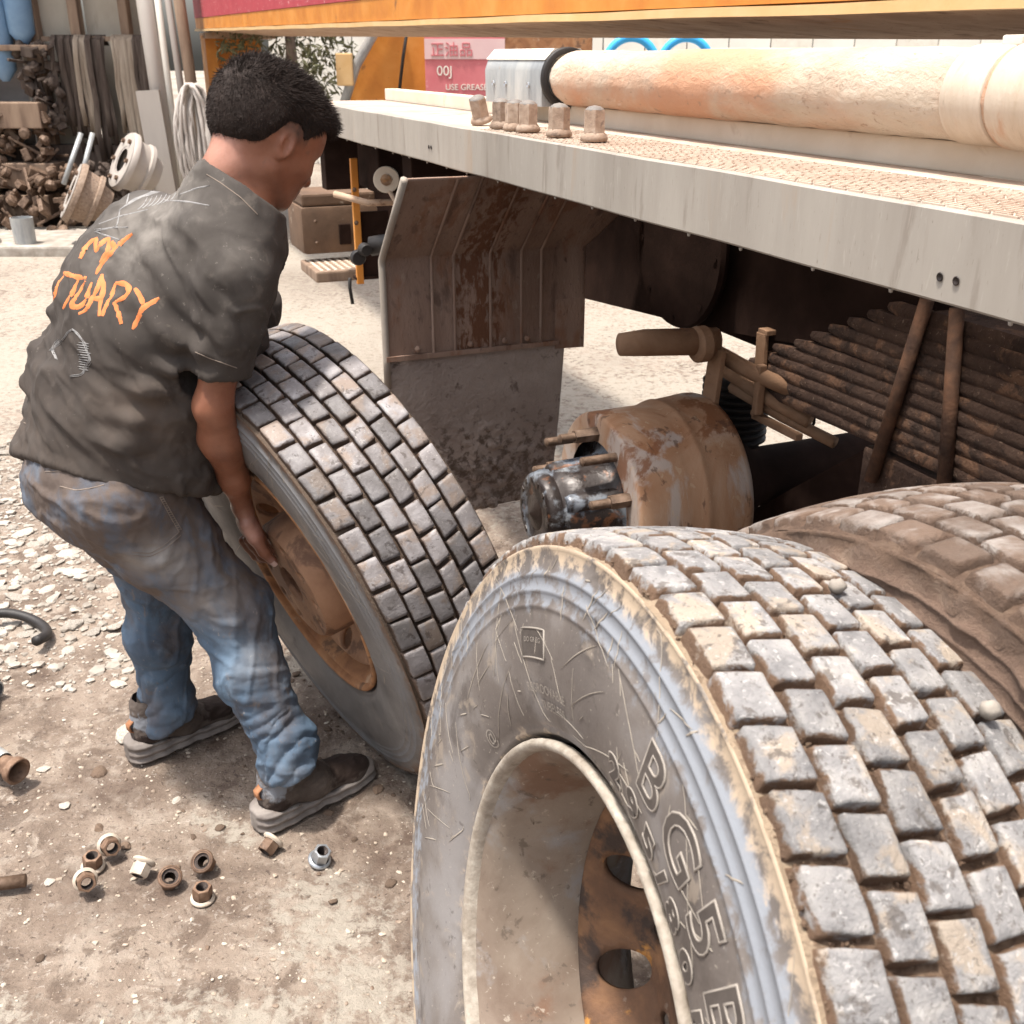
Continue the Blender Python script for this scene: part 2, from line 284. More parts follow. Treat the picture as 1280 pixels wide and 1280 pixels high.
M['bluering'] = mk('bright_blue_paint', [(.03, .30, .62), (.05, .40, .74)], 4, rough=.4, bump=.1)
M['pinksign'] = mk('faded_pink_board', [(.50, .13, .15), (.58, .19, .2)], 4, rough=.6, bump=.1, layers=[((.65, .4, .38), 20, .6, .7, .4)])
M['pinkpale'] = mk('pale_pink_board', [(.62, .42, .42), (.68, .5, .48)], 4, rough=.6, bump=.1)
M['rag'] = mk('dark_rag', [(.035, .024, .018), (.07, .05, .04), (.11, .085, .068)], 6, rough=.95, bump=.6, bscale=40, vec=(4, 4, .6))
M['rag2'] = mk('tan_rag', [(.20, .15, .11), (.34, .28, .22)], 6, rough=.95, bump=.6, bscale=40, vec=(4, 4, .6))
M['steelpipe'] = mk('grey_pipe', [(.34, .30, .27), (.44, .40, .36)], 3, rough=.6, metal=.2, bump=.2, vec=(1, 1, .2))
M['boxbrown'] = mk('rusty_tank', [(.085, .05, .03), (.15, .09, .055)], 9, rough=.75, bump=.4, layers=[((.5, .42, .33), 16, .64, .70, .7)])
M['leaf'] = mk('dry_foliage', [(.05, .055, .025), (.10, .10, .05), (.16, .145, .08)], 9, rough=.8, bump=0, rnd=.2)
M['bark'] = mk('bark', [(.08, .055, .04), (.14, .1, .075)], 9, rough=.9, bump=.5)
M['hose'] = mk('pale_hose', [(.38, .34, .31), (.52, .48, .44)], 8, rough=.6, bump=.1)

# ------------------------------------------------------------------ tyres
def wheel_matrix(c, yaw, lean):
    a = Vector((math.cos(yaw)*math.cos(lean), math.sin(yaw)*math.cos(lean), math.sin(lean)))
    u = Vector((-math.sin(yaw), math.cos(yaw), 0)); w_ = a.cross(u)
    return Matrix(((a.x, u.x, w_.x, c[0]), (a.y, u.y, w_.y, c[1]), (a.z, u.z, w_.z, c[2]), (0, 0, 0, 1)))
# sidewall profile (x outwards, r), outer half, from bead to shoulder, for R = .522
SIDE = [(.092, .288), (.104, .2965), (.112, .2985), (.117, .3025), (.1165, .3055), (.122, .312), (.130, .330), (.1365, .355), (.1405, .385), (.1415, .410), (.1405, .428),
        (.1400, .433), (.1412, .4345), (.1408, .437), (.1392, .439), (.1384, .449), (.1396, .4505), (.1392, .4528), (.1374, .455), (.1366, .466), (.1380, .4675), (.1376, .470),
        (.1352, .472), (.1340, .484), (.1320, .494), (.1335, .4965), (.1318, .499)]
def side_x(r, k):
    r = r/k; P = SIDE
    for (x0, r0), (x1, r1) in zip(P, P[1:]):
        if r0 <= r <= r1 and r1 > r0 and r0 > .303: return (x0+(x1-x0)*(r-r0)/(r1-r0))*k
    return .14*k
def block_mesh(name, R, x0, x1, hl, depth, skew, mat, seed, res, rough, flare):
    """one tread block centred on the top of the tyre; x0..x1 across, hl = half angle"""
    rs = np.random.RandomState(seed)
    us = np.linspace(-1, 1, res+1); us = np.sign(us)*np.abs(us)**.6; V = []; H = []; xc = (x0+x1)/2; hw = (x1-x0)/2
    jx = rs.uniform(-.07, .07, 4); jt = rs.uniform(-.09, .09, 4)
    rings = []
    def pt(u, v, h, out):
        # superellipse corner rounding
        q = (abs(u)**26+abs(v)**26)**(1/26) if (u or v) else 1
        m = max(abs(u), abs(v)); s_ = (m/q if q > 0 else 1)
        uu = u*s_*(1+out); vv = v*s_*(1+out)
        cu = (1+u)/2; cv = (1+v)/2
        dx = (jx[0]*(1-cu)*(1-cv)+jx[1]*cu*(1-cv)+jx[2]*cu*cv+jx[3]*(1-cu)*cv)*hw
        dt = (jt[0]*(1-cu)*(1-cv)+jt[1]*cu*(1-cv)+jt[2]*cu*cv+jt[3]*(1-cu)*cv)*hl
        x = xc+uu*hw+dx; th = vv*hl+skew*(uu*hw)/R+dt
        crown = -.010*(x/.13)**2
        return x, th, R+crown-h
    P = []; hh = []
    for u in us:
        for v in us:
            m = max(abs(u), abs(v)); e = max(0, (m-.90)/.10)
            drop = .0012*e*e
            P.append(pt(u*(1-.0*e), v, drop, 0)); hh.append(1-.35*e)
    n1 = res+1; F = [(i*n1+j, (i+1)*n1+j, (i+1)*n1+j+1, i*n1+j+1) for i in range(res) for j in range(res)]
    ring = [(i, 0) for i in range(res)]+[(res, j) for j in range(res)]+[(i, res) for i in range(res, 0, -1)]+[(0, j) for j in range(res, 0, -1)]
    prev = [i*n1+j for i, j in ring]; m = len(ring)
    for lv, (hd, ou, hv) in enumerate([(depth*.35, flare*.25, .3), (depth*.75, flare*.7, .0), (depth*1.12, flare*1.3, 0)]):
        cur = []
        for (i, j) in ring:
            P.append(pt(us[i], us[j], hd, ou)); hh.append(hv); cur.append(len(P)-1)
        for q in range(m): F.append((prev[(q+1) % m], prev[q], cur[q], cur[(q+1) % m]))
        prev = cur
    P = np.array(P); hh = np.array(hh)
    X = np.stack([P[:, 0], P[:, 1]*R, P[:, 2]], 1)+seed*3.7
    amp = np.where(hh > .5, rough*.30, rough)
    P[:, 2] += (fbm(X, 55, seed, 3)-.5)*2*amp; P[:, 0] += (fbm(X, 90, seed+5, 3)-.5)*2*amp*(hh < .9); P[:, 1] += (fbm(X, 90, seed+9, 3)-.5)*2*amp*(hh < .9)/R
    V = np.stack([P[:, 0], P[:, 2]*np.sin(P[:, 1]), P[:, 2]*np.cos(P[:, 1])], 1)
    me = bpy.data.meshes.new(name); me.from_pydata(V.tolist(), [], F); me.materials.append(mat)
    me.polygons.foreach_set('use_smooth', np.ones(len(me.polygons), dtype=bool))
    a = me.attributes.new('mud', 'FLOAT', 'POINT'); a.data.foreach_set('value', (1-hh).astype(np.float32)); me.update()
    return me
def make_tyre(parent, k, N, npart, vis, mats, depth, gap, rough, flare, res, mudrough, mudfill, tlabel=None, scratches=0, seed=1):
    """parent local frame: +X = the side in view. vis = angle (deg from top towards +Y) round which the single blocks lie"""
    mt_side, mt_block, mt_mud = mats; R = .522*k
    prof = [(x*k, r*k) for x, r in SIDE]; full = prof+[(-x, r) for x, r in prof[::-1]]
    nT = 300; V = []; F = []
    ang = [2*math.pi*j/nT for j in range(nT)]
    for (x, r) in full:
        for a in ang: V.append((x, r*math.sin(a), r*math.cos(a)))
    n = len(full)
    for i in range(n-1):
        if i == len(prof)-1: continue      # open under the tread: the groove floor closes it
        for j in range(nT): F.append((i*nT+j, i*nT+(j+1) % nT, (i+1)*nT+(j+1) % nT, (i+1)*nT+j))
    V = np.array(V); r = np.hypot(V[:, 1], V[:, 2])/k
    ty = mesh_np('tyre', V, F, mt_side, parent)
    if tlabel: ty['label'] = tlabel
    vattr(ty, 'dust', np.clip((r-.468)/.03, 0, 1)*.75+np.clip((.318-r)/.02, 0, 1)*.25)
    A_ = np.degrees(np.arctan2(V[:, 1], V[:, 2]))
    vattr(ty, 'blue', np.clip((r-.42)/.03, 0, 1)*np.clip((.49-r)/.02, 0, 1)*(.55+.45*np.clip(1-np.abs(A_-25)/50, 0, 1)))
    # groove floor
    nx, nt2 = 34, 520; rs = np.random.RandomState(seed)
    xs = np.linspace(-.1318*k, .1318*k, nx+1); th = np.linspace(0, 2*math.pi, nt2, endpoint=False)
    XX, TT = np.meshgrid(xs, th, indexing='ij'); XX = XX.ravel(); TT = TT.ravel()
    e = np.abs(XX)/(.1318*k)
    r0 = R-depth-.010*(XX/.13)**2+mudfill*(1-np.clip((e-.9)/.1, 0, 1))
    r0 = np.where(e > .999, .4975*k, r0)
    Q = np.stack([XX, r0*np.sin(TT), r0*np.cos(TT)], 1)
    nz = (fbm(Q, 45, seed+3, 4)-.5)*2*mudrough*(1-np.clip((e-.93)/.07, 0, 1)*.5)
    r0 = r0+nz; Q = np.stack([XX+np.where(e > .9, nz*.6, 0), r0*np.sin(TT), r0*np.cos(TT)], 1)
    I = np.arange((nx+1)*nt2).reshape(nx+1, nt2)
    FF = np.stack([I[:-1], I[1:], np.roll(I, -1, 1)[1:], np.roll(I, -1, 1)[:-1]], -1).reshape(-1, 4)
    mu = mesh_np('groove_floor', Q, FF, mt_mud, ty); vattr(mu, 'pale', np.clip((e-.90)/.05, 0, 1))
    # blocks in six rows, staggered
    g = gap/2; ed = [-.1285*k, -.0830*k, -.0415*k, 0, .0415*k, .0830*k, .1285*k]
    dth = 2*math.pi/N; hl = dth/2-gap*.55/R; cand = []
    for row in range(6):
        for s in range(N):
            th_ = (s+(.5 if row % 2 else 0)+.08*row)*dth
            d = (math.degrees(th_)-vis+180) % 360-180
            cand.append((abs(d), row, th_))
    cand.sort(); nv = 7; variants = {}
    for row in range(6):
        for v in range(nv):
            variants[row, v] = block_mesh('tread_block', R, ed[row]+g, ed[row+1]-g, hl, depth, .18*(1 if row < 3 else -1)*.6, mt_block, seed*100+row*10+v, res, rough, flare)
    rest = G(); restm = []
    for i, (d, row, th_) in enumerate(cand):
        me = variants[row, rs.randint(nv)]
        if i < npart:
            o = bpy.data.objects.new('tread_block', me); link(o, ty); o.rotation_euler = (-th_, 0, 0)
        else: restm.append((me, th_))
    if restm:
        VV = []; FF = []; hh = []; n0 = 0
        for me, th_ in restm:
            c, s_ = math.cos(th_), math.sin(th_)
            co = np.empty(len(me.vertices)*3); me.vertices.foreach_get('co', co); co = co.reshape(-1, 3)
            VV.append(np.stack([co[:, 0], co[:, 1]*c+co[:, 2]*s_, -co[:, 1]*s_+co[:, 2]*c], 1))
            FF += [tuple(q+n0 for q in p.vertices) for p in me.polygons]; n0 += len(co)
            h_ = np.empty(len(co)); me.attributes['mud'].data.foreach_get('value', h_); hh.append(h_)
        o = mesh_np('tread_block', np.concatenate(VV), FF, mt_block, ty); vattr(o, 'mud', np.concatenate(hh)); o['kind'] = 'stuff'
    # scratches: thin raised scuffs lying on the sidewall
    if scratches:
        sg = G()
        for q in range(scratches):
            a0 = R_(random.uniform(-100, 100)); r1 = random.uniform(.32, .485)*k; L_ = random.choice((.02, .03, .05, .1, .14))*random.uniform(.5, 1.2); dirn = random.uniform(-1.2, 1.2)+random.choice((0, 1.57))
            w_ = random.uniform(.00025, .0007)*(1.8 if L_ < .05 else 1); pts = []
            for i in range(9):
                t = (i/8-.5)*L_; rr = r1+t*math.cos(dirn)+.06*t*t*8*math.sin(q); aa = a0+t*math.sin(dirn)/r1
                rr = min(max(rr, .315*k), .492*k); pts.append((side_x(rr, k)+.0006, rr*math.sin(aa), rr*math.cos(aa)))
            V2 = []
            for i, p in enumerate(pts):
                wv = w_*(1-abs(i/4-1)**3*.9); p = Vector(p); t = (Vector(pts[min(i+1, 8)])-Vector(pts[max(i-1, 0)])).normalized(); s_ = t.cross(Vector((1, 0, 0)))
                V2 += [p+s_*wv, p+Vector((.0005, 0, 0)), p-s_*wv]
            F2 = [(i*3+j, i*3+j+1, i*3+3+j+1, i*3+3+j) for i in range(8) for j in (0, 1)]
            sg.add(V2, F2)
        o = sg.build('scuff_mark', M['scuff'], ty, True); o['kind'] = 'stuff'
    return ty
def disc_mesh(rin, rout, holes, fx, nr=26, nth=96, thick=.012):
    """flat ring with round holes, pressed into shape by fx(r); holes = [(r, angle, radius, n)]"""
    pts = []; edges = []
    def loop(c, r, n, closed=True):
        s0 = len(pts)
        for j in range(n): pts.append(Vector((c[0]+r*math.cos(2*math.pi*j/n), c[1]+r*math.sin(2*math.pi*j/n))))
        for j in range(n): edges.append((s0+j, s0+(j+1) % n))
    loop((0, 0), rin, 64); loop((0, 0), rout, nth)
    hc = [(h[0]*math.sin(h[1]), h[0]*math.cos(h[1]), h[2]) for h in holes]
    for h, (a, b, c_) in zip(holes, hc): loop((a, b), c_, h[3])
    for i in range(1, nr):
        r = rin+(rout-rin)*i/nr
        for j in range(nth):
            a = 2*math.pi*(j+(i % 2)*.5)/nth; p = Vector((r*math.cos(a), r*math.sin(a)))
            if all((p.x-x)**2+(p.y-y)**2 > (c_+.004)**2 for x, y, c_ in hc): pts.append(p)
    v, e, f, *_ = delaunay_2d_cdt(pts, edges, [], 0, 1e-6)
    F = []
    for t in f:
        c = (v[t[0]]+v[t[1]]+v[t[2]])/3; r = c.length
        if r < rin or r > rout or any((c.x-x)**2+(c.y-y)**2 < c_*c_ for x, y, c_ in hc): continue
        F.append(tuple(t))
    V = [(fx(p.length), p.x, p.y) for p in v]
    return V, F
def make_rim(parent, k, kind, mb, md, ml):
    """kind 'deep': the disc sits far inside; 'proud': the disc face stands near the outer edge"""
    g = G()
    inner = [(.106, .280), (.095, .270), (.080, .266), (.05, .260), (.02, .252), (-.02, .249), (-.05, .250), (-.075, .258), (-.10, .268), (-.118, .287)]
    outer = [(-.124, .297), (-.112, .292), (-.10, .280), (-.07, .268), (-.04, .258), (.03, .260), (.08, .276), (.104, .287)]
    if kind == 'deep': g.lathe([(x*k, r*k) for x, r in inner+outer[:-1]+[(.104, .284)]], n=160)
    else: g.lathe([(x*k, r*k) for x, r in inner+outer], n=160)
    rim = g.build('rim', mb, parent, True)
    gl = G().lathe([(x*k, r*k) for x, r in [(.104, .2795), (.114, .2805), (.1195, .2835), (.1218, .2875), (.1208, .2915), (.1165, .2935), (.110, .2925), (.104, .286)]], n=200, jit=.0003)
    gl.build('rim_lip', ml, rim, True)
    holes = [(.207*k, 2*math.pi*(i+.55)/10, .025*k, 20) for i in range(10)] if kind == 'deep' else [(.224*k, 2*math.pi*(i+.1)/10, .023*k, 20) for i in range(10)]
    bolts = [(.1675*k, 2*math.pi*i/10, .0135*k, 12) for i in range(10)] if kind == 'deep' else [(.112*k, 2*math.pi*(i+.55)/10, .0120*k, 12) for i in range(10)]
    if kind == 'deep':
        def fx(r):
            r /= k
            x = -.100 if r < .182 else (-.100+(r-.182)/.052*.060 if r < .234 else -.040+.012*(r-.234)/.016)
            return x*k
        # the flat face lies deep behind, dished towards the viewer at its middle
    else:
        def fx(r):
            r /= k
            if r < .138: x = .128
            elif r < .150: x = .128-.130*((r-.138)/.012)**1.3
            else: x = -.002+.079*((r-.150)/.1005)**.9
            return x*k
    V, F = disc_mesh((.140 if kind == 'deep' else .045)*k, .2505*k, holes+bolts, fx)
    d = mesh_np('wheel_disc', V, F, md, rim); sm = d.modifiers.new('t', 'SOLIDIFY'); sm.thickness = .011; sm.offset = 0
    try: d.data.set_sharp_from_angle(angle=R_(40))
    except Exception: pass
    return rim
def text_on_sidewall(parent, ty, body, k, r0, ang, size, sx, mat, matrim, bold=.0, raise_=.0016, line=.0011, spacing=1.0, name='lettering', label=None):
    """raised writing: its baseline runs clockwise at radius r0, centred on angle ang (deg from the top towards +Y)"""
    out = []
    for mode in (0, 1):
        if mode == 1 and matrim is None: continue
        cu = bpy.data.curves.new('t', 'FONT'); cu.body = body; cu.size = size; cu.align_x = 'CENTER'; cu.resolution_u = 4; cu.offset = bold; cu.space_character = spacing
        if mode == 1: cu.fill_mode = 'NONE'; cu.bevel_depth = line; cu.bevel_resolution = 1
        o = bpy.data.objects.new('t', cu); COL.objects.link(o); dg = bpy.context.evaluated_depsgraph_get(); dg.update()
        me = bpy.data.meshes.new_from_object(o.evaluated_get(dg)); bpy.data.objects.remove(o)
        bm = bmesh.new(); bm.from_mesh(me)
        if mode == 0: bmesh.ops.triangulate(bm, faces=bm.faces[:])
        for v in bm.verts:
            x, y, z = v.co; rr = r0+y; a = R_(ang)+x*sx/r0
            v.co = ((side_x(rr, k)+raise_*(1 if mode == 0 else .6)+z), rr*math.sin(a), rr*math.cos(a))
        if mode == 0:
            pass
        bmesh.ops.recalc_face_normals(bm, faces=bm.faces[:]); bm.to_mesh(me); bm.free()
        me.materials.clear(); me.materials.append(mat if mode == 0 else matrim)
        oo = bpy.data.objects.new(name if mode == 0 else name+'_outline', me); link(oo, ty); out.append(oo)
        if label and mode == 0: oo['label'] = label
    return out

# foreground wheel
mw = wheel_matrix((.154, .830, .546), 3.464, .169)
fgw = empty('loose_wheel', 'big dusty truck wheel in the foreground, sidewall lettering 295/80 and deep cream rim', 'wheel', mat=mw, group='wheels taken off the truck')
ty = make_tyre(fgw, 1.015, 61, 300, 40, (M['rubber_fg'], M['block_fg'], M['mud_fg']), .017, .0082, .0022, .12, 11, .0065, .004, 'dusty tyre with pale tread blocks', 120, 3)
make_rim(fgw, 1.015, 'deep', M['rim_fg'], M['disc_fg'], M['lip_fg'])
K = 1.015
for ch, an in (('B', 15.0), ('G', 24.2), ('5', 33.2), ('B', 41.6), ('R', 50)):
    text_on_sidewall(fgw, ty, ch, K, .378, an, .075, 1.0, M['letter'], M['letter_rim'], .001)
for ch, an in zip('295/80R22.5', (5.6, 12.4, 18.8, 24.0, 29.2, 35.6, 43, 50, 56.5, 61, 66)):
    text_on_sidewall(fgw, ty, ch, K, .334, an, .040, 1.15, M['letter'], M['letter_rim'], .002, line=.0008)
text_on_sidewall(fgw, ty, 'REGROOVABLE', K, .350, -22.0, .0145, 1.0, M['letter_rim'], None, .0)
text_on_sidewall(fgw, ty, 'TUBELESS', K, .333, -20.0, .0145, 1.0, M['letter_rim'], None, .0)
text_on_sidewall(fgw, ty, '@', K, .318, -57.0, .024, 1.0, M['letter_rim'], None, .0, name='emblem')
gp = G(); gq = G()
def sw(r, a, h=.0): return Vector((side_x(r*K, K)+h, r*K*math.sin(R_(a)), r*K*math.cos(R_(a))))
c0, c1, ra, rb = -30.2, -21.3, .381, .412
fr = [sw(ra, c0+(c1-c0)*i/8, .0008) for i in range(9)]+[sw(rb, c1-(c1-c0)*i/8, .0008) for i in range(9)]; fr.append(fr[0])
gp.tube(fr, .0011, 6); gp.build('label_frame', M['letter_rim'], ty, True)
gq.grid(lambda u, v: sw(ra+(rb-ra)*v, c0+(c1-c0)*u, .0007), 10, 3); gq.build('label_plate', M['letter'], ty, True)
text_on_sidewall(fgw, ty, 'DO GR EG', K, .4035, -25.8, .0075, 1.3, M['letter_rim'], None, .0)
gp = G().tube([sw(r, 46.5, .001) for r in (.432, .445, .458, .470, .486)], .0012, 6).build('seam_rib', M['letter_rim'], ty, True)
# dirt crumbs lying in the grooves
rs_ = np.random.RandomState(12); bm = bmesh.new(); bmesh.ops.create_icosphere(bm, subdivisions=1, radius=1); bv_ = np.array([v.co for v in bm.verts]); bf_ = np.array([[v.index for v in f.verts] for f in bm.faces]); bm.free()
VV = []; FF = []
for q in range(5200):
    x = rs_.uniform(-.13, .13); an = R_(rs_.uniform(-35, 70)); e = abs(x)/.13; rr = .530-.0095*e*e-rs_.uniform(.009, .014); s_ = .0008+.0019*rs_.rand()**2
    VV.append(bv_*s_*rs_.uniform(.6, 1.3, (len(bv_), 1))+np.array([x, rr*math.sin(an), rr*math.cos(an)])); FF.append(bf_+q*len(bv_))
cr_ = mesh_np('dirt_crumbs', np.concatenate(VV), np.concatenate(FF), M['mud_fg'], ty, False); cr_['kind'] = 'stuff'
# small stones stuck in the tread
for (x, an, s_) in ((-.045, 4, .008), (-.092, 21, .0085)):
    g = G(); bm = bmesh.new(); bmesh.ops.create_icosphere(bm, subdivisions=2, radius=s_)
    for v in bm.verts: v.co *= random.uniform(.8, 1.15)
    g.add([v.co+Vector((x, .535*math.sin(R_(an)), .535*math.cos(R_(an)))) for v in bm.verts], [[v.index for v in f.verts] for f in bm.faces]); bm.free()
    g.build('stuck_stone', M['stone'], ty, True)

# wheel held by the man
mm = wheel_matrix((-.371, 2.06, .508), 3.779, -.295)
mdw = empty('loose_wheel', 'leaning truck wheel with rust orange rim gripped by the man', 'wheel', mat=mm, group='wheels taken off the truck')
ty2 = make_tyre(mdw, .955, 50, 300, 60, (M['rubber_mid'], M['block_mid'], M['mud_mid']), .013, .0068, .0010, .06, 6, .0015, .0, 'worn grey tyre with dark square tread blocks', 60, 8)
make_rim(mdw, .955, 'proud', M['rim_mid'], M['disc_mid'], M['rim_mid'])
for i in range(12):
    a = R_(118+random.uniform(-16, 18)); rr = random.uniform(.225, .255); g = G(); bm = bmesh.new(); bmesh.ops.create_icosphere(bm, subdivisions=2, radius=random.uniform(.010, .02))
    s3 = random.random()*9
    V = np.array([v.co for v in bm.verts]); V = V*(1+(fbm(V+s3, 60, i, 2)-.5)[:, None]*.7)+np.array([random.uniform(.03, .075), rr*math.sin(a), rr*math.cos(a)])
    g.add(V, [[v.index for v in f.verts] for f in bm.faces]); bm.free(); g.build('mud_lump', M['rim_mid'], mdw, True)

# ------------------------------------------------------------------ the truck (local x = into the truck, y = along it, away from the viewer)
TA = R_(22.1)
truck = empty('truck', 'jacked up flatbed truck with orange body, aluminium side rail, bare brake drum and leaf springs', 'truck', rot=(0, 0, TA))
def cyl(c, ax, r0, r1, L_, n=32, g=None, b=.002):
    g = g or G(); g.lathe([(0, 0), (0, r0-b), (b, r0), (L_-b, r1), (L_, r1-b), (L_, 0)], c, ax, n); return g
# side rail (channel section) with drilled holes
g = G(); y0, y1 = -.6, 4.35
sec = [(.900, 1.246), (.900, 1.343), (.902, 1.345), (.930, 1.345), (.930, 1.341), (.905, 1.341), (.905, 1.251), (.925, 1.251), (.925, 1.243), (.903, 1.243)]
ns = 60; V = []; F = []
for i in range(ns+1):
    y = y0+(y1-y0)*i/ns; wv = .0005*math.sin(i*1.1)+.0004*math.sin(i*.6)
    V += [(x+wv*.5, y, z+wv) for x, z in sec]
m_ = len(sec)
for i in range(ns):
    for j in range(m_): F.append((i*m_+j, (i+1)*m_+j, (i+1)*m_+(j+1) % m_, i*m_+(j+1) % m_))
F.append(tuple(range(m_))); F.append(tuple(range(ns*m_, ns*m_+m_))[::-1])
rail = g.add(V, F).build('side_rail', M['rail'], truck, angle=30)
for (y, z) in ((.925, 1.272), (.90, 1.272), (2.78, 1.283), (2.80, 1.283)):
    hg = G(); hg.lathe([(0, .0044), (.0008, .0053), (.0014, .0044), (.0006, .0036), (.0002, 0)], (.8992, y, z), (-1, 0, 0), 14); hg.build('bolt_hole', M['grease'], rail, True)
for q in range(22):
    y = .3+q*.17+random.uniform(-.03, .03); G().lathe([(0, .003), (.004, .0022), (.005, 0)], (.904, y, 1.243), (0, 0, -1), 8).build('rivet', M['rail'], rail, True)
# deck plate with rows of pressed ribs
g = G().box((1.06, 1.9, 1.3395), (.30, 4.9, .010)); g.build('deck_plate', M['deck'], truck)
g = G()
for r_ in range(17):
    x = .916+.0120*r_; y = -.1+random.uniform(0, .03)
    while y < 2.45: L_ = random.uniform(.024, .034); g.box((x, y+L_/2, 1.3458), (.0040, L_, .0028), b=0); y += L_+.0065
dr = g.build('deck_rib', M['deck'], truck); dr['kind'] = 'stuff'
g = G(); g.box((1.245, 1.9, 1.365), (.05, 4.9, .044), b=.003); g.build('deck_sill', M['ledge'], truck)
# pipe lying on the sill
g = G(); pr_ = []
yy = np.linspace(2.60, -.6, 90)
pipe = G(); Vp = []; n = 56
for i, y in enumerate(yy):
    for j in range(n):
        a = 2*math.pi*j/n; Vp.append((math.cos(a), y, math.sin(a)))
Vp = np.array(Vp); nz = fbm(np.stack([Vp[:, 0]*.6, Vp[:, 1]*9, Vp[:, 2]*.6], 1), 2.2, 5, 5)
rad = .0625+np.where(nz > .52, .0016, 0)+(nz-.5)*.002
endr = np.clip((2.60-Vp[:, 1])/.02, 0, 1); rad = rad*(.86+.14*np.sqrt(endr))
Vp = np.stack([1.212+Vp[:, 0]*rad, Vp[:, 1], 1.4515+Vp[:, 2]*rad], 1)
Fp = [(i*n+j, i*n+(j+1) % n, (i+1)*n+(j+1) % n, (i+1)*n+j) for i in range(89) for j in range(n)]+[tuple(range(n))[::-1]]
pipe = mesh_np('pipe', Vp, Fp, M['tube'], truck)
for (ya, yb, rr) in ((1.235, 1.16, .0665), (1.15, 1.06, .0685), (1.05, .70, .067), (.69, .5, .069)):
    prof = [(0, .06), (0, rr-.001), (.002, rr)]+[((ya-yb)*t, rr+.0004*math.sin(t*40)) for t in (.2, .35, .5, .65, .8)]+[(ya-yb-.002, rr), (ya-yb, rr-.001), (ya-yb, .06)]
    G().lathe(prof, (1.212, ya, 1.4515), (0, -1, 0), 56).build('pipe_band', M['band'], pipe, True)
g = G().box((1.205, 1.17, 1.521), (.02, .035, .014), b=.003); g.build('band_clip', M['white'], pipe)
# galvanised box at the end of the pipe
g = G(); bx_ = G()
def oct_ring(y, s_=1.): return [(1.212+sx*.068*s_, y, 1.4515+sz*.068*s_) for sx, sz in ((-.98, -.98), (-1, .25), (-.86, .62), (-.50, 1), (.50, 1), (.86, .62), (1, .25), (.98, -.98))]
r1, r2 = oct_ring(2.62), oct_ring(3.02)
V = r1+r2; F = [(j, (j+1) % 8, 8+(j+1) % 8, 8+j) for j in range(8)]+[tuple(range(8))[::-1], tuple(range(8, 16))]
jb = G().add(V, F).build('junction_box', M['galv'], truck, angle=25)
G().add([(x+(x-1.212)*.06, y+(.006 if y > 2.8 else -.006), z+.002) for x, y, z in V[2:6]+V[10:14]], [(0, 1, 5, 4), (1, 2, 6, 5), (2, 3, 7, 6), (0, 3, 2, 1), (4, 5, 6, 7), (0, 4, 7, 3)]).build('box_lid', M['white'], jb)
G().lathe([(0, .058), (0, .070), (.003, .0735), (.012, .0735), (.015, .070), (.015, .058)], (1.212, 2.618, 1.4515), (0, -1, 0), 48).build('box_collar', M['black'], jb, True)
G().box((1.15, 2.78, 1.462), (.006, .16, .006)).build('box_seam', M['white'], jb)
for y in (2.70, 2.86, 2.95): G().lathe([(0, 0), (.004, .006), (0, .007)], (1.1425, y, 1.435), (-1, 0, 0), 8).build('box_screw', M['nut_zinc'], jb)
# orange body above: rises slightly away from the viewer
SL = .0165
def bz(y): return 1.5645+SL*(y-1.26)
def slab(x0, x1, ya, yb, za, zb, ms, name, parent, ns=24, wob=.0):
    V = []; F = []
    for i in range(ns+1):
        y = ya+(yb-ya)*i/ns; b0 = bz(y); q = wob*math.sin(i*1.3)
        V += [(x0, y, b0+za+q), (x1, y, b0+za), (x1, y, b0+zb), (x0, y, b0+zb+q)]
    for i in range(ns):
        for j in range(4): F.append((i*4+j, i*4+(j+1) % 4, (i+1)*4+(j+1) % 4, (i+1)*4+j))
    F.append((0, 3, 2, 1)); F.append(tuple(ns*4+j for j in range(4)))
    return G().add(V, F).build(name, ms, parent)
body = slab(1.32, 1.78, .25, 10.95, .012, .42, M['orange'], 'body_side', truck)
V = []; F = []
for i in range(25):
    y = .30+10.6*i/24; V += [(1.319, y, bz(y)+.001), (1.79, y, bz(y)-.040), (1.79, y, bz(y)+.010), (1.319, y, bz(y)+.010)]
for i in range(24):
    for j in range(4): F.append((i*4+j, i*4+(j+1) % 4, (i+1)*4+(j+1) % 4, (i+1)*4+j))
F += [(0, 3, 2, 1), (96, 97, 98, 99)]; G().add(V, F).build('body_floor', M['under'], truck)
slab(1.296, 1.318, .25, 11.0, -.001, .017, M['yellow'], 'body_lip', truck, 60, .0012)
slab(1.303, 1.318, .25, 10.95, .020, .105, M['orange'], 'body_skirt', truck)
slab(1.300, 1.318, 4.4, 10.95, .107, .26, M['red'], 'red_stripe', truck)
# post at the far end of the body
post = G().box((1.36, 10.62, .86), (.10, .30, 1.66), b=.006).build('body_post', M['orange'], truck)
G().box((1.62, 10.70, .88), (.42, .10, 1.62), b=.004).build('post_web', M['orange'], post)
G().box((1.62, 10.6, 1.68), (.62, .4, .05), b=.004).build('post_cap', M['under'], post)

# chassis behind the rail
g = G().box((1.78, 1.9, 1.11), (.10, 5.6, .30), b=.005); ch = g.build('chassis_rail', M['chassis'], truck)
for (x, y, z, dx, dy, dz) in ((1.35, 3.35, 1.10, .70, .10, .26), (1.32, .2, 1.15, .8, .1, .2), (1.34, 4.3, 1.12, .8, .08, .2)):
    G().box((x, y, z), (dx, dy, dz), b=.004).build('cross_bracket', M['chassis'], truck)
G().box((1.62, 2.45, 1.02), (.10, 1.35, .40), b=.006).build('spring_hanger_frame', M['chassis'], truck)
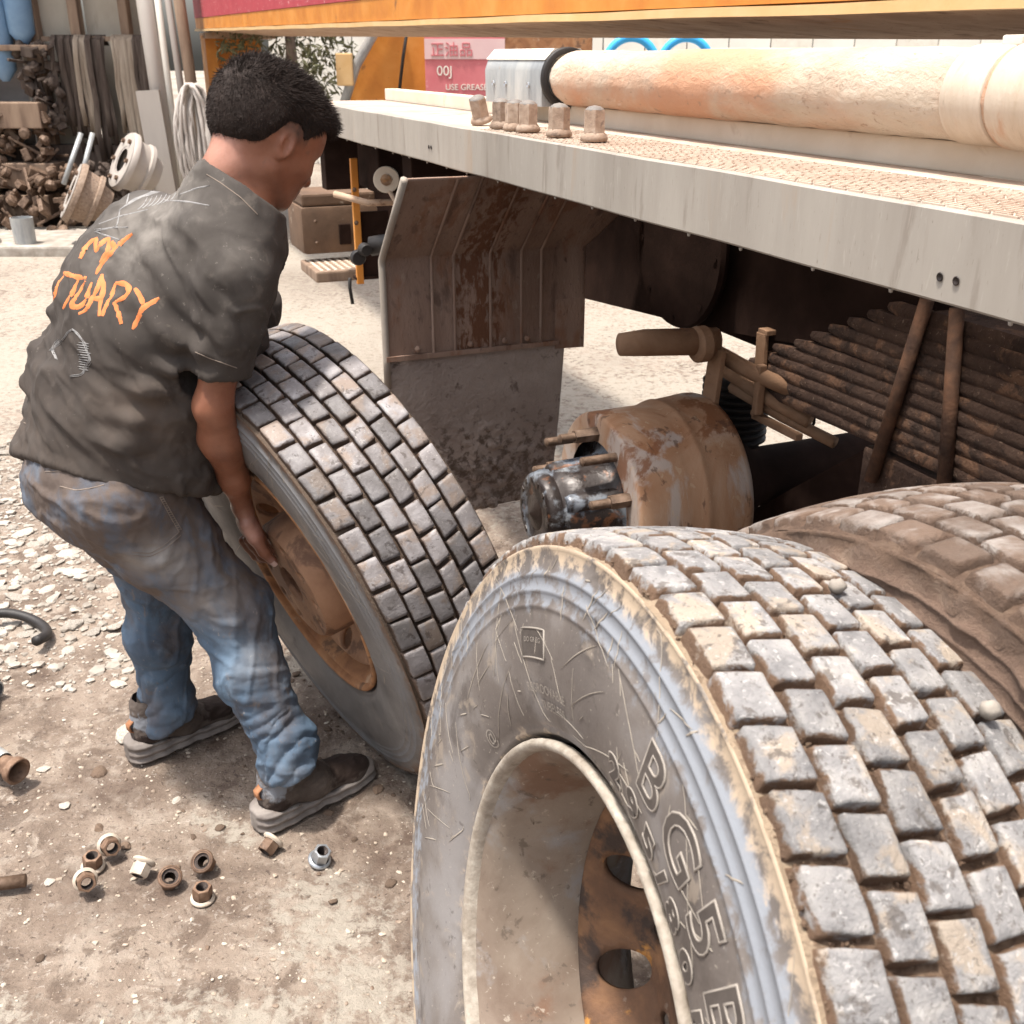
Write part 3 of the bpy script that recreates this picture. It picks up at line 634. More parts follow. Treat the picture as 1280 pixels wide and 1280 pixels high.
# dark tank wall hanging under the deck behind the mudguard, its lower edge sloping
V = [(1.46, 3.10, .79), (1.46, 2.30, .86), (1.46, 1.5, .96), (1.46, 1.5, 1.33), (1.46, 3.10, 1.33)]
V2 = [(x+.06, y, z) for x, y, z in V]; G().add(V+V2, [(0, 1, 2, 3, 4), (9, 8, 7, 6, 5)]+[(j, 5+j, 5+(j+1) % 5, (j+1) % 5) for j in range(5)]).build('inner_wing', M['chassis'], truck)
g = G(); g.lathe([(0, .0), (0, .20), (.012, .205), (.024, .20), (.024, 0)], (1.425, 2.34, 1.06), (-1, 0, 0), 40); fl = g.build('brake_chamber_flange', M['chassis'], truck, angle=40)
for q in range(8):
    a = q*math.pi/4; G().lathe([(0, 0), (.008, .009), (.008, 0)], (1.405, 2.34+.18*math.cos(a), 1.06+.18*math.sin(a)), (-1, 0, 0), 6).build('bolt', M['chassis'], fl)

# mudguard: ribbed plate bent forward at the top, rubber flap hanging below
GY = 2.75
def gpt(x, t):      # t: 0 bottom .. 1 kink .. 2 top
    if t <= 1: return (x, GY+.012*(1-t)*0, .735+(1.005-.735)*t)
    return (x, GY-(t-1)*.24, 1.005+(t-1)*.228)
def guard_pt(u, v):
    t = v*2; x = .745+(1.345+.12*max(0, t-1)-.745)*u
    p = np.array([[x*3, t*.5, 0.]]); d = (fbm(p, 5, 4, 4)[0]-.5)*.008
    q = gpt(x, t); return (q[0], q[1]-d, q[2])
g = G(); g.grid(guard_pt, 60, 60); gd = g.build('mudguard', M['guard'], truck, True)
co = np.array(g.v); vattr(gd, 'rust', np.clip(1-np.abs(co[:, 0]-1.02)/.10, 0, 1)*.8); gd.modifiers.new('t', 'SOLIDIFY').thickness = .004
for i, x in enumerate((.879, .943, 1.050, 1.144, 1.205)):
    g = G(); w2 = .0045; pts = [gpt(x, t) for t in (0, .3, .6, .92, 1, 1.08, 1.4, 1.7, 2)]
    V = []
    for p in pts: V += [(p[0]-w2, p[1]-.0035, p[2]), (p[0]-w2*.2, p[1]-.011, p[2]), (p[0]+w2, p[1]-.0035, p[2])]
    g.add(V, [(q*3+j, q*3+j+1, q*3+4+j, q*3+3+j) for q in range(8) for j in (0, 1)]); g.build('pressed_rib', M['guard'], gd, True)
g = G(); pts = [gpt(.742, t) for t in (-.3, 0, .5, .92, 1, 1.08, 1.5, 2)]
g.tube(pts, .010, 8); g.build('edge_bead', M['guardedge'], gd, True)
g = G().add([(1.25, GY-.004, .715), (1.345, GY-.004, .712), (1.345, GY-.004, .86), (1.25, GY-.004, .86)], [(0, 1, 2, 3)]).build('guard_corner', M['guard'], gd)
G().box((1.0, GY-.008, .735), (.52, .008, .014)).build('clamp_strip', M['guard'], gd)
for x in (.83, .985, 1.09, 1.16): G().lathe([(0, .009), (.006, .008), (.009, 0)], (x, GY-.010, .757), (0, -1, 0), 10).build('rivet', M['guard'], gd, True)
def flap_pt(u, v):
    z = .735-v*.50; xl = .742+.10*max(0, v-.25)**1.3; xr = 1.283-.02*v
    x = xl+(xr-xl)*u; p = np.array([[x*2, z*2, 1.]])
    lump = max(0, fbm(p, 16, 9, 5)[0]-.45)*.05*min(1, max(0, (v-.25)*2.2))*max(0, 1-abs(u-.55)*1.6)
    return (x, GY+.004-lump-.012*math.sin(u*5)*v+.03*v*v, z)
g = G().grid(flap_pt, 90, 90); fp = g.build('rubber_flap', M['flap'], truck, True); co = np.array(g.v); vattr(fp, 'rough', np.clip((.62-co[:, 2])/.25, 0, 1)*.45)
fp.modifiers.new('t', 'SOLIDIFY').thickness = .006

# hub, studs and brake drum
HY, HZ = 2.05, .53
g = G(); g.lathe([(0, .150), (0, .205), (.003, .2125), (.008, .215), (.13, .2165), (.15, .2175), (.165, .2245), (.172, .227), (.178, .2245), (.20, .226), (.27, .232), (.285, .228), (.29, .14)], (1.05, HY, HZ), (1, 0, 0), 96, jit=.0005)
dm = g.build('brake_drum', M['drum'], truck, True)
G().lathe([(0, .205), (.06, .20), (.075, .188), (.078, .10)], (1.051, HY, HZ), (1, 0, 0), 72).build('drum_inside', M['drumin'], dm, True)
g = G(); g.lathe([(.002, 0), (.002, .060), (.0, .066), (.0, .085), (.006, .092), (.030, .098), (.034, .092), (.040, .092), (.044, .100), (.10, .104), (.16, .108), (.185, .125), (.19, .185), (.20, .19), (.20, 0)], (.888, HY, HZ), (1, 0, 0), 64)
hb = g.build('hub', M['hub'], truck, True)
for q in range(10):
    a = 2*math.pi*(q+.2)/10
    if q % 2 == 0:
        g = G(); n = 10; g.lathe([(0, .010), (0, .020), (.01, .024), (.12, .028), (.14, .03)], (.93, HY+.088*math.cos(a), HZ+.088*math.sin(a)), (1, 0, 0), 14); g.build('hub_lobe', M['hub'], hb, True)
for q in range(14):
    a = 2*math.pi*q/14; G().box((.892, HY+.077*math.cos(a), HZ+.077*math.sin(a)), (.012, .014, .014), Matrix.Rotation(a, 4, 'X'), .003).build('cap_bolt', M['grease'], hb)
G().lathe([(0, .0), (.012, .03), (.016, .055), (.018, .058)], (.876, HY, HZ), (1, 0, 0), 24).build('hub_cap', M['grease'], hb, True)
def stud(a, L_, x0, nut):
    cy, cz = HY+.1675*math.cos(a), HZ+.1675*math.sin(a)
    g = G(); pr = [(0, 0), (0, .008), (.003, .0105)]
    for i in range(int(L_/.003)): pr += [(.003+i*.003, .0108), (.0045+i*.003, .0098)]
    pr += [(L_, .0108), (L_+.02, .0108)]
    g.lathe(pr, (x0, cy, cz), (1, 0, 0), 14); st = g.build('wheel_stud', M['bolt'], hb, True)
    if nut: G().lathe([(0, .011), (0, .0155), (.004, .017), (.05, .0175), (.055, .019), (.06, .019)], (x0+L_*.45, cy, cz), (1, 0, 0), 6).build('stud_collar', M['bolt'], hb, angle=30)
for q in range(10):
    a = 2*math.pi*(q+.35)/10; stud(a, .085+.02*(q % 3 == 1), .955+.008*(q % 2), q % 2 == 0)

# axle, bellows, rods
G().lathe([(0, .11), (.10, .10), (.14, .075), (.9, .075), (.95, .16), (1.0, .2), (1.05, .2)], (1.34, HY, HZ), (1, 0, 0), 32).build('axle', M['chassis'], truck, True)
V = [(1.50, 2.10, .40), (1.50, 1.60, .79), (1.50, 1.1, .62), (1.50, 1.0, .35)]; V2 = [(1.70, y, z) for x, y, z in V]
G().add(V+V2, [(0, 1, 2, 3), (7, 6, 5, 4)]+[(j, 4+j, 4+(j+1) % 4, (j+1) % 4) for j in range(4)]).build('trunnion_bracket', M['chassis'], truck)
g = G(); pf = [(0, 0), (0, .07)]
for q in range(9): pf += [(.006+q*.018, .072), (.014+q*.018, .084), (.020+q*.018, .084)]
pf += [(.17, .07), (.18, 0)]
g.lathe(pf, (1.47, 2.13, .60), (0, 0, 1), 40); g.build('rubber_bellows', M['black'], truck, angle=60)
g = G().tube([(1.10, 2.06, .905), (1.16, 2.055, .905), (1.34, 2.04, .895)], .032, 18, rs=[.026, .031, .032]); g.build('shackle_pin', M['rustrod'], truck, True)
g = G(); g.lathe([(0, 0), (0, .036), (.008, .042), (.03, .042), (.036, .036), (.036, 0)], (1.315, 2.035, .893), (-1, 0, 0), 26)
g.box((1.335, 2.03, .80), (.014, .055, .17), Matrix.Rotation(.12, 4, 'X'), .004); g.build('shackle_plate', M['rustrod'], truck, angle=35)
for (p, q, r) in (((1.36, 2.06, .86), (1.47, 1.90, .80), .019), ((1.40, 2.10, .81), (1.49, 1.86, .735), .017), ((1.42, 2.08, .765), (1.52, 1.80, .70), .014)):
    G().tube([p, ((p[0]+q[0])/2, (p[1]+q[1])/2, (p[2]+q[2])/2-.005), q], r, 12).build('linkage_rod', M['rustrod'], truck, True)
G().box((1.42, 1.965, .79), (.02, .02, .12), b=.004).build('rod_clip', M['rustrod'], truck)
G().box((1.44, 1.90, .715), (.02, .15, .016), b=.003).build('rod_clip', M['rustrod'], truck)
# leaf springs
nl = 11; th_l = .0268
for i in range(nl):
    z = .775+i*th_l+.011; end = 2.15-.045*i if i > 1 else 2.13-.02*i
    if i > 4: end = 1.95-(i-4)*.056
    st_ = .72+.05*i if i > 1 else .6; st_ = .66+i*.045
    g = G(); V = []; F = []; n = 22; sag = .10
    for q in range(n+1):
        y = st_+(end-st_)*q/n; dy = (y-1.40)/.75; zz = z-.012*dy*dy*(1 if i < 6 else .3)+random.uniform(-.0006, .0006)
        e = .62 if q == n else 1
        x0, x1 = 1.452+random.uniform(-.001, .001), 1.545
        V += [(x0, y, zz-.0133*e), (x0-.0045, y, zz), (x0, y, zz+.0133*e), (x1, y, zz+.0133*e), (x1, y, zz-.0133*e)]
    for q in range(n):
        for j in range(5): F.append((q*5+j, (q+1)*5+j, (q+1)*5+(j+1) % 5, q*5+(j+1) % 5))
    F += [(4, 3, 2, 1, 0), tuple(n*5+j for j in range(5))]
    g.add(V, F).build('spring_leaf', M['rustspring'], truck, angle=50)
for (ya, yb) in ((1.50, 1.575), (1.425, 1.375)):
    g = G().tube([(1.436, ya, 1.09), (1.436, ya*.5+yb*.5, .90), (1.434, yb, .705)], .0138, 14); g.build('spring_u_bolt', M['drumin'], truck, True)
g = G().box((1.44, 1.995, .81), (.012, .035, .21), Matrix.Rotation(-.05, 4, 'X'), .003); g.box((1.47, 1.995, .918), (.07, .035, .012), b=.002); g.build('spring_clip', M['rustrod'], truck)
G().lathe([(0, 0), (0, .008), (.01, .008), (.01, 0)], (1.434, 1.99, .725), (-1, 0, 0), 6).build('clip_bolt', M['rustrod'], truck)
V = [(1.45, 1.60, .70), (1.45, 1.24, .72), (1.45, 1.30, .60), (1.45, 1.66, .60)]; V2 = [(1.60, y, z) for x, y, z in V]
G().box((1.52, 1.42, .69), (.14, .42, .14), b=.01).build('spring_seat', M['rustspring'], truck)
G().tube([(1.56, 1.93, .77), (1.555, 1.925, .73), (1.56, 1.93, .70), (1.565, 1.95, .68)], .004, 6).build('loose_wire', M['black'], truck, True)

# things hung under the deck in front of the mudguard
bb = G().box((1.06, 4.72, .82), (.34, .30, .20), b=.022).build('battery_box', M['boxbrown'], truck, angle=40)
G().box((1.06, 4.72, .945), (.32, .28, .05), b=.01).build('box_lid', M['boxbrown'], bb)
G().box((1.075, 4.565, .80), (.05, .012, .085), b=.002).build('latch_plate', M['chassis'], bb)
for (x, z) in ((.95, .77), (1.15, .77), (.95, .86)): G().lathe([(0, .008), (.005, 0)], (x, 4.568, z), (0, -1, 0), 8).build('bolt', M['bolt'], bb)
sp = G().box((1.12, 4.50, .665), (.46, .32, .045), b=.008).build('step', M['wood'], truck)
g = G()
for i in range(14):
    for j in range(8): g.box((.92+i*.03, 4.37+j*.036, .689), (.012, .02, .003))
o = g.build('step_tread', M['ledge'], sp); o['kind'] = 'stuff'
ob = G().box((.985, 3.98, .93), (.026, .02, .46), b=.002).build('orange_bracket', M['orange'], truck)
pl = G().box((1.055, 4.0, .84), (.115, .02, .25), b=.002); pl.box((1.04, 4.0, .72), (.14, .05, .01)); pl.build('bracket_plate', M['chassis'], truck)
for z in (.80, .93, 1.05): G().lathe([(0, .009), (.004, 0)], (.98, 3.969, z), (0, -1, 0), 8).build('bolt', M['bolt'], ob)
cyl((1.075, 3.85, 1.10), (-.35, -1, 0), .043, .046, .07, 28).build('air_canister', M['ledge'], truck, angle=40)
G().lathe([(0, .02), (.004, .012), (.006, 0)], (1.05, 3.78, 1.10), (-.35, -1, 0), 16).build('canister_cap', M['under'], truck, True)
G().box((1.15, 3.95, 1.13), (.24, .3, .16), b=.01).build('under_deck_box', M['chassis'], truck)
G().box((1.10, 3.9, 1.265), (.36, .9, .05)).build('under_deck_plate', M['chassis'], truck)
for pts, r, mt_ in (([(.96, 3.7, .885), (1.04, 3.66, .90), (1.10, 3.62, .915)], .034, 'black'), ([(1.10, 3.6, .92), (1.20, 3.5, .98), (1.28, 3.4, 1.03)], .018, 'black'),
                    ([(1.06, 3.8, 1.07), (1.09, 3.7, .98), (1.11, 3.65, .92)], .008, 'under'), ([(.90, 3.95, 1.04), (1.0, 3.85, 1.015), (1.16, 3.8, 1.02)], .012, 'under'),
                    ([(1.05, 3.6, .85), (1.12, 3.55, .89), (1.16, 3.5, .92)], .004, 'ledge'), ([(.95, 4.0, .72), (.95, 4.01, .68), (.955, 4.0, .62)], .007, 'black'),
                    ([(1.22, 3.7, .83), (1.18, 3.62, .76), (1.17, 3.55, .68), (1.20, 3.4, .63), (1.25, 3.3, .62)], .007, 'under'),
                    ([(1.02, 3.55, .83), (1.08, 3.5, .80), (1.16, 3.45, .82), (1.20, 3.42, .87)], .005, 'under'), ([(1.1, 3.75, 1.2), (1.12, 3.72, 1.15), (1.14, 3.7, 1.1)], .006, 'under')):
    G().tube(pts, r, 10).build('hose', M[mt_], truck, True)
cyl((.93, 3.68, .88), (.1, -1, 0), .024, .020, .03, 18).build('valve_end', M['black'], truck)
cyl((.91, 3.70, .85), (.1, -1, 0), .028, .026, .02, 18).build('valve_end', M['black'], truck)
G().box((1.075, 3.63, .965), (.014, .014, .024), b=.003).build('red_tap', M['red'], truck)
G().box((.70+.53, 3.30, 1.0), (.015, .02, .60)).build('mudguard_stay', M['black'], truck)

# mounted rear wheel, caked in mud
bx2 = bpy.data.objects.new('mounted_wheel', None); COL.objects.link(bx2)
bx2.parent = truck; bx2.matrix_local = Matrix.Translation(Vector((.79, .625, .584))) @ Matrix.Rotation(math.pi, 4, 'Z')
ty3 = make_tyre(bx2, 1.0, 57, 160, 25, (M['rubber_mud'], M['block_mud'], M['mud_rear']), .015, .011, .0022, .20, 7, .006, .006, 'mud caked tyre of the mounted wheel', 0, 21)
# (the blocks of the mounted tyre are sub-sub parts: the wheel's parts hang on the truck itself)
for o in [c for c in bx2.children]:
    nv_ = len(o.data.vertices); co_ = np.empty(nv_*3); o.data.vertices.foreach_get('co', co_); co_ = co_.reshape(-1, 3); rr_ = np.hypot(co_[:, 1], co_[:, 2]); k_ = np.clip((rr_-.44)/.03, 0, 1)*np.clip((.497-rr_)/.012, 0, 1)
    co_[:, 0] += np.sign(co_[:, 0])*(fbm(co_, 32, 88, 4)-.42)*.034*k_; co_[:, 1:] *= (1+(fbm(co_, 40, 89, 3)-.45)*.02*k_)[:, None]; o.data.vertices.foreach_set('co', co_.ravel()); o.data.update()
    o.parent = truck; o.location = (.79, .625, .584); o.rotation_euler = (0, 0, math.pi); o.name = 'rear_tyre'
bpy.data.objects.remove(bx2)

# ------------------------------------------------------------------ ground
def axis(lo, hi, a, b, step, grow=1.13):
    x = list(np.arange(a, b, step)); s_ = step
    while x[-1] < hi: s_ *= grow; x.append(min(x[-1]+s_, hi))
    s_ = step; L_ = []
    cur = a
    while cur > lo: s_ *= grow; cur = max(cur-s_, lo); L_.append(cur)
    return np.array(L_[::-1]+x)
gx = axis(-70, 80, -2.0, 1.0, .0095); gy = axis(-6, 140, .9, 3.4, .0105)
XX, YY = np.meshgrid(gx, gy, indexing='ij'); shp = XX.shape; X = XX.ravel(); Y = YY.ravel()
P = np.stack([X, Y, X*0], 1); near = np.clip(1-(np.hypot(X+.4, Y-1.9)-2.5)/2, 0, 1)
Z = ((fbm(P, 2.1, 1, 3)-.5)*.018+(fbm(P, 13, 2, 4)-.5)*.011*(.4+fbm(P, 1.5, 3, 2))+(fbm(P, 55, 4, 3)-.5)*.0075)*(.10+.90*near)-.004
# churned rubble behind the leaning wheel, under the truck
rub = np.exp(-(((X+.02)/.40)**2+((Y-2.45)/.38)**2)); Z += rub*(.02+(fbm(P, 22, 8, 4)-.45)*.10)
def blob(x, y, rx, ry, a=0):
    c, s_ = math.cos(a), math.sin(a); u = (X-x)*c+(Y-y)*s_; v = -(X-x)*s_+(Y-y)*c
    return np.exp(-((u/rx)**2+(v/ry)**2))
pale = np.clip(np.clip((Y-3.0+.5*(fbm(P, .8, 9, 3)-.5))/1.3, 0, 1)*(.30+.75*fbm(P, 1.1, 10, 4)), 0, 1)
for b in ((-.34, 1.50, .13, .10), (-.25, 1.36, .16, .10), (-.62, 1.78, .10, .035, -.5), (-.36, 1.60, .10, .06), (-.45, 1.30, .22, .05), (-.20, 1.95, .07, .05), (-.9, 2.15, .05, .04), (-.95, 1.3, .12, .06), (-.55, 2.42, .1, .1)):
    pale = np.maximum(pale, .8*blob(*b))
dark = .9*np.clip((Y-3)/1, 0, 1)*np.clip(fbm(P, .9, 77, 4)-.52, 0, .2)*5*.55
for b in ((-.15, 1.95, .22, .22), (-.55, 2.15, .30, .14, .4), (-.25, 1.72, .15, .12), (-.05, 2.5, .5, .4), (-.75, 1.6, .18, .08), (-.16, 1.5, .06, .10), (-.9, 1.9, .15, .06)):  # stains, plus shade around the man's feet and leaning wheel painted dark
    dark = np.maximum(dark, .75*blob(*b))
dark = np.maximum(dark, .8*np.clip(1-np.abs((X*math.cos(TA)+Y*math.sin(TA))-1.6)/.8, 0, 1)*np.clip((2.9+-Y)/1, 0, 1))  # shade beneath the truck painted into the ground colour
I = np.arange(len(X)).reshape(shp); F = np.stack([I[:-1, :-1], I[1:, :-1], I[1:, 1:], I[:-1, 1:]], -1).reshape(-1, 4)
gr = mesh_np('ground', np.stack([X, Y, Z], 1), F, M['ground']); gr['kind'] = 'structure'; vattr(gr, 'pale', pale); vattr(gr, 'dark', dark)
def gz(x, y):
    i = min(max(int(np.searchsorted(gx, x)), 1), len(gx)-1); j = min(max(int(np.searchsorted(gy, y)), 1), len(gy)-1)
    return float(Z[i*shp[1]+j])
# stones: variants shared between copies
def rock_mesh(name, flat, seed, m, sub=2):
    bm = bmesh.new(); bmesh.ops.create_icosphere(bm, subdivisions=sub, radius=1); rs = np.random.RandomState(seed)
    cuts = [(Vector(rs.normal(size=3)).normalized(), rs.uniform(.5, .8)) for _ in range(8)]
    for v in bm.verts:
        for n, d in cuts:
            q = v.co.dot(n)
            if q > d: v.co -= n*(q-d)
        v.co *= 1+rs.uniform(-.06, .06); v.co.z *= flat
    me = bpy.data.meshes.new(name); bm.to_mesh(me); bm.free(); me.materials.append(m); return me
flats = [rock_mesh('stone', .26, i, M['stone']) for i in range(9)]; darks = [rock_mesh('stone', .6, 30+i, M['darkstone']) for i in range(4)]
spots = []
while len(spots) < 270:      # the slabs of broken stone left of the man
    y = random.uniform(2.55, 4.6); x = random.uniform(-2.9, -.95+.1*(y-2.5))
    if fbm(np.array([[x, y, 0]]), 1.6, 44, 2)[0] < .40 or x < -.52*y-.25: continue
    s_ = random.uniform(.010, .030)*(.8+.12*y)
    if any((x-a)**2+(y-b)**2 < ((s_+c)*.62)**2 for a, b, c in spots): continue
    spots.append((x, y, s_))
for x, y, s_ in spots:
    o = bpy.data.objects.new('stone', random.choice(flats)); link(o, gr); o.location = (x, y, gz(x, y)+s_*.12); o.rotation_euler = (random.gauss(0, .13), random.gauss(0, .13), random.uniform(0, 6.3)); o.scale = (s_*random.uniform(.9, 1.6), s_, s_*random.uniform(.7, 1.2))
for (x, y, s_, k_) in [(-.93, 2.12, .034, 0), (-.99, 2.42, .026, 0), (-1.03, 2.33, .02, 0), (-1.22, 2.5, .022, 0), (-.95, 1.97, .02, 1), (-.80, 1.72, .012, 1), (-.62, 1.78, .011, 1), (-.92, 1.62, .012, 0), (-.68, 1.66, .010, 1), (-.98, 1.85, .014, 0),
                        (-.40, 1.83, .011, 1), (-.30, 1.90, .013, 1), (-.17, 1.86, .018, 1), (-.56, 1.45, .006, 1), (-.24, 1.62, .013, 1), (-.88, 1.78, .012, 1), (-.74, 1.87, .011, 0), (-1.08, 1.98, .013, 0), (-.33, 1.74, .008, 1), (-.95, 1.42, .010, 0), (-.86, 1.43, .009, 1)]:
    o = bpy.data.objects.new('stone', random.choice(darks if k_ else flats)); link(o, gr); o.location = (x, y, gz(x, y)+s_*.15); o.rotation_euler = (0, 0, random.uniform(0, 6.3)); o.scale = (s_*1.3, s_, s_)
def scatter(name, n, fn, sizes, m, seed):
    rs = np.random.RandomState(seed); base = []
    for q in range(6):
        bm = bmesh.new(); bmesh.ops.create_icosphere(bm, subdivisions=1, radius=1)
        base.append((np.array([v.co for v in bm.verts])*rs.uniform(.65, 1.15, (len(bm.verts), 1)), np.array([[v.index for v in f.verts] for f in bm.faces]))); bm.free()
    VV = []; FF = []; n0 = 0
    for q in range(n):
        x, y = fn(rs); s_ = sizes[0]*(sizes[1]/sizes[0])**(rs.rand()**2.2); b, f = base[rs.randint(6)]; a = rs.rand()*6.3; c, s2 = math.cos(a), math.sin(a)
        v = b*np.array([s_*rs.uniform(.9, 1.6), s_, s_*rs.uniform(.45, .8)]); v = np.stack([v[:, 0]*c-v[:, 1]*s2, v[:, 0]*s2+v[:, 1]*c, v[:, 2]], 1)+np.array([x, y, gz(x, y)+s_*.12])
        VV.append(v); FF.append(f+n0); n0 += len(v)
    o = mesh_np(name, np.concatenate(VV), np.concatenate(FF), m, None, False); o['kind'] = 'stuff'; return o
scatter('gravel', 5200, lambda r: (r.uniform(-1.5, .1), r.uniform(1.1, 3.0)), (.0012, .0065), M['pebble'], 2)
scatter('gravel', 5200, lambda r: (r.uniform(-2.9, -1.0), r.uniform(2.3, 4.2)), (.005, .024), M['stone'], 3)
scatter('rubble', 1500, lambda r: (r.normal(-.02, .3), r.normal(2.45, .28)), (.004, .020), M['darkstone'], 4)
for q in range(26):   # dry stalks in the rubble
    x, y = random.gauss(.0, .2), random.gauss(2.4, .2); a = random.uniform(0, 6.3); L_ = random.uniform(.05, .14); z = gz(x, y)+.01
    if q == 0: tw = G()
    tw.tube([(x, y, z), (x+L_*.5*math.cos(a), y+L_*.5*math.sin(a), z+random.uniform(.01, .04)), (x+L_*math.cos(a+.3), y+L_*math.sin(a+.3), z+random.uniform(0, .03))], .0014, 5)
tw = tw.build('dry_stalks', M['stone'], None, True); tw['kind'] = 'stuff'

# ------------------------------------------------------------------ wheel nuts
def nut_ground(loc, rot, label, mt, mf):
    r = empty('wheel_nut', label, 'nut', loc=loc, rot=rot, group='wheel nuts lying on the dirt')
    g = G(); n = 6; V = []; F = []
    pf = [(.0185, .004), (.0190, .008), (.0190, .026), (.0175, .030)]
    for (rr, z) in pf:
        for j in range(6): V.append((rr*math.cos(j*math.pi/3), rr*math.sin(j*math.pi/3), z))
    for i in range(3):
        for j in range(6): F.append((i*6+j, i*6+(j+1) % 6, (i+1)*6+(j+1) % 6, (i+1)*6+j))
    m2 = 24
    for j in range(m2): V.append((.0118*math.cos(j*2*math.pi/m2), .0118*math.sin(j*2*math.pi/m2), .0305))
    for j in range(6): F.append((18+j, 18+(j+1) % 6, 24+(j*4+4) % m2, 24+j*4+2, 24+j*4)); F.append((24+j*4+4 if j < 5 else 24, 24+j*4+3, 24+j*4+2))
    g.add(V, F).build('nut_body', mt, r, angle=30)
    g = G(); g.lathe([(-.002, .0160), (-.003, .0215), (-.001, .0235), (.002, .0235), (.004, .021), (.006, .0185)], (0, 0, 0), (0, 0, 1), 36); g.build('flange', mf, r, True)
    g = G(); pf = [(.0300, .0120)]+[(.029-.0022*i+(.0011 if k else 0), .0104 if k else .0114) for i in range(13) for k in (0, 1)]+[(.004, .0115), (-.0032, .0195)]
    g.lathe(pf, (0, 0, 0), (0, 0, 1), 24); g.build('threaded_bore', M['hole'], r, True)
    return r
NG = [((-.824, 1.695, .024), (R_(68), .3, .5), 'tipped rusty nut with pale flange ring, farthest back of the left cluster', 'nut_rust', 'nut_pale', 1),
      ((-.845, 1.655, .004), (.12, .1, .2), 'small rusty nut standing upright on its pale flange between two tipped nuts', 'nut_rust', 'nut_pale', 0),
      ((-.835, 1.595, .024), (R_(62), .5, .3), 'dark tipped nut showing its flange end, nearest of the left cluster', 'nut_rust', 'nut_pale', 1),
      ((-.733, 1.640, .030), (R_(118), .2, -.15), 'cream coated nut on its own, its bore facing down towards the viewer', 'nut_pale', 'nut_pale', 0),
      ((-.669, 1.597, .030), (R_(205), .25, .2), 'brown nut with its flange end up, left of the close pair', 'nut_rust', 'nut_rust', 1),
      ((-.618, 1.640, .030), (R_(215), -.25, .1), 'rusty nut with wide open flange end up, behind the upright nut', 'nut_rust', 'nut_rust', 1),
      ((-.600, 1.568, .004), (.10, .05, .4), 'dark nut standing upright on a bright cream flange, nearest to the viewer', 'nut_rust', 'nut_pale', 0),
      ((-.491, 1.712, .022), (R_(112), .1, -.5), 'light brown nut lying against the toe of the nearer shoe', 'nut_rust', 'nut_pale', 0),
      ((-.391, 1.672, .006), (.30, .25, .3), 'silver grey zinc nut standing alone on the pale dust', 'nut_zinc', 'nut_zinc', 0)]
for loc, rot, lab, a, b, inv in NG: nut_ground(loc, rot, lab, M[a], M[b])
def nut_deck(b, a, rot, label, lean=(0, 0)):
    p = rotz(TA) @ Vector((b, a, 1.349 if lean == (0, 0) else 1.353)); r = empty('capped_nut', label, 'nut', loc=p, rot=(lean[0], lean[1], rot+TA), group='capped wheel nuts standing on the deck edge')
    g = G(); V = []; F = []
    for (rr, z) in ((.0235, .012), (.0225, .016), (.0225, .054), (.0215, .058)):
        for j in range(6): V.append((rr*math.cos(j*math.pi/3)+random.uniform(-.0004, .0004), rr*math.sin(j*math.pi/3), z))
    for i in range(3):
        for j in range(6): F.append((i*6+j, i*6+(j+1) % 6, (i+1)*6+(j+1) % 6, (i+1)*6+j))
    g.add(V, F).build('nut_body', M['nut_dusty'], r, angle=25)
    G().lathe([(.057, .0195), (.060, .0175), (.064, .011), (.066, 0)], (0, 0, 0), (0, 0, 1), 24).build('cap_dome', M['nut_top'], r, True)
    G().lathe([(0, 0), (0, .0255), (.003, .0275), (.008, .0270), (.012, .0245), (.016, .0205)], (0, 0, 0), (0, 0, 1), 32, jit=.0003).build('flange', M['nut_dusty'], r, True)
for b, a, rt, lb, ln in ((.972, 1.965, .15, 'capped nut nearest to the viewer on the deck edge', (0, 0)), (.960, 2.105, .5, 'single capped nut between the nearest nut and the row of three', (0, 0)),
                         (.962, 2.275, .2, 'last nut of the touching row of three, on the side of the single nuts', (0, 0)), (.955, 2.335, .45, 'middle nut of the touching row of three on the deck edge', (0, 0)), (.953, 2.415, .1, 'first nut of the touching row of three, next to the tilted nut', (0, 0)),
                         (.975, 2.60, .3, 'capped nut leaning over at the far end of the line, next to the galvanised box', (.05, -.30))):
    nut_deck(b, a, rt, lb, ln)

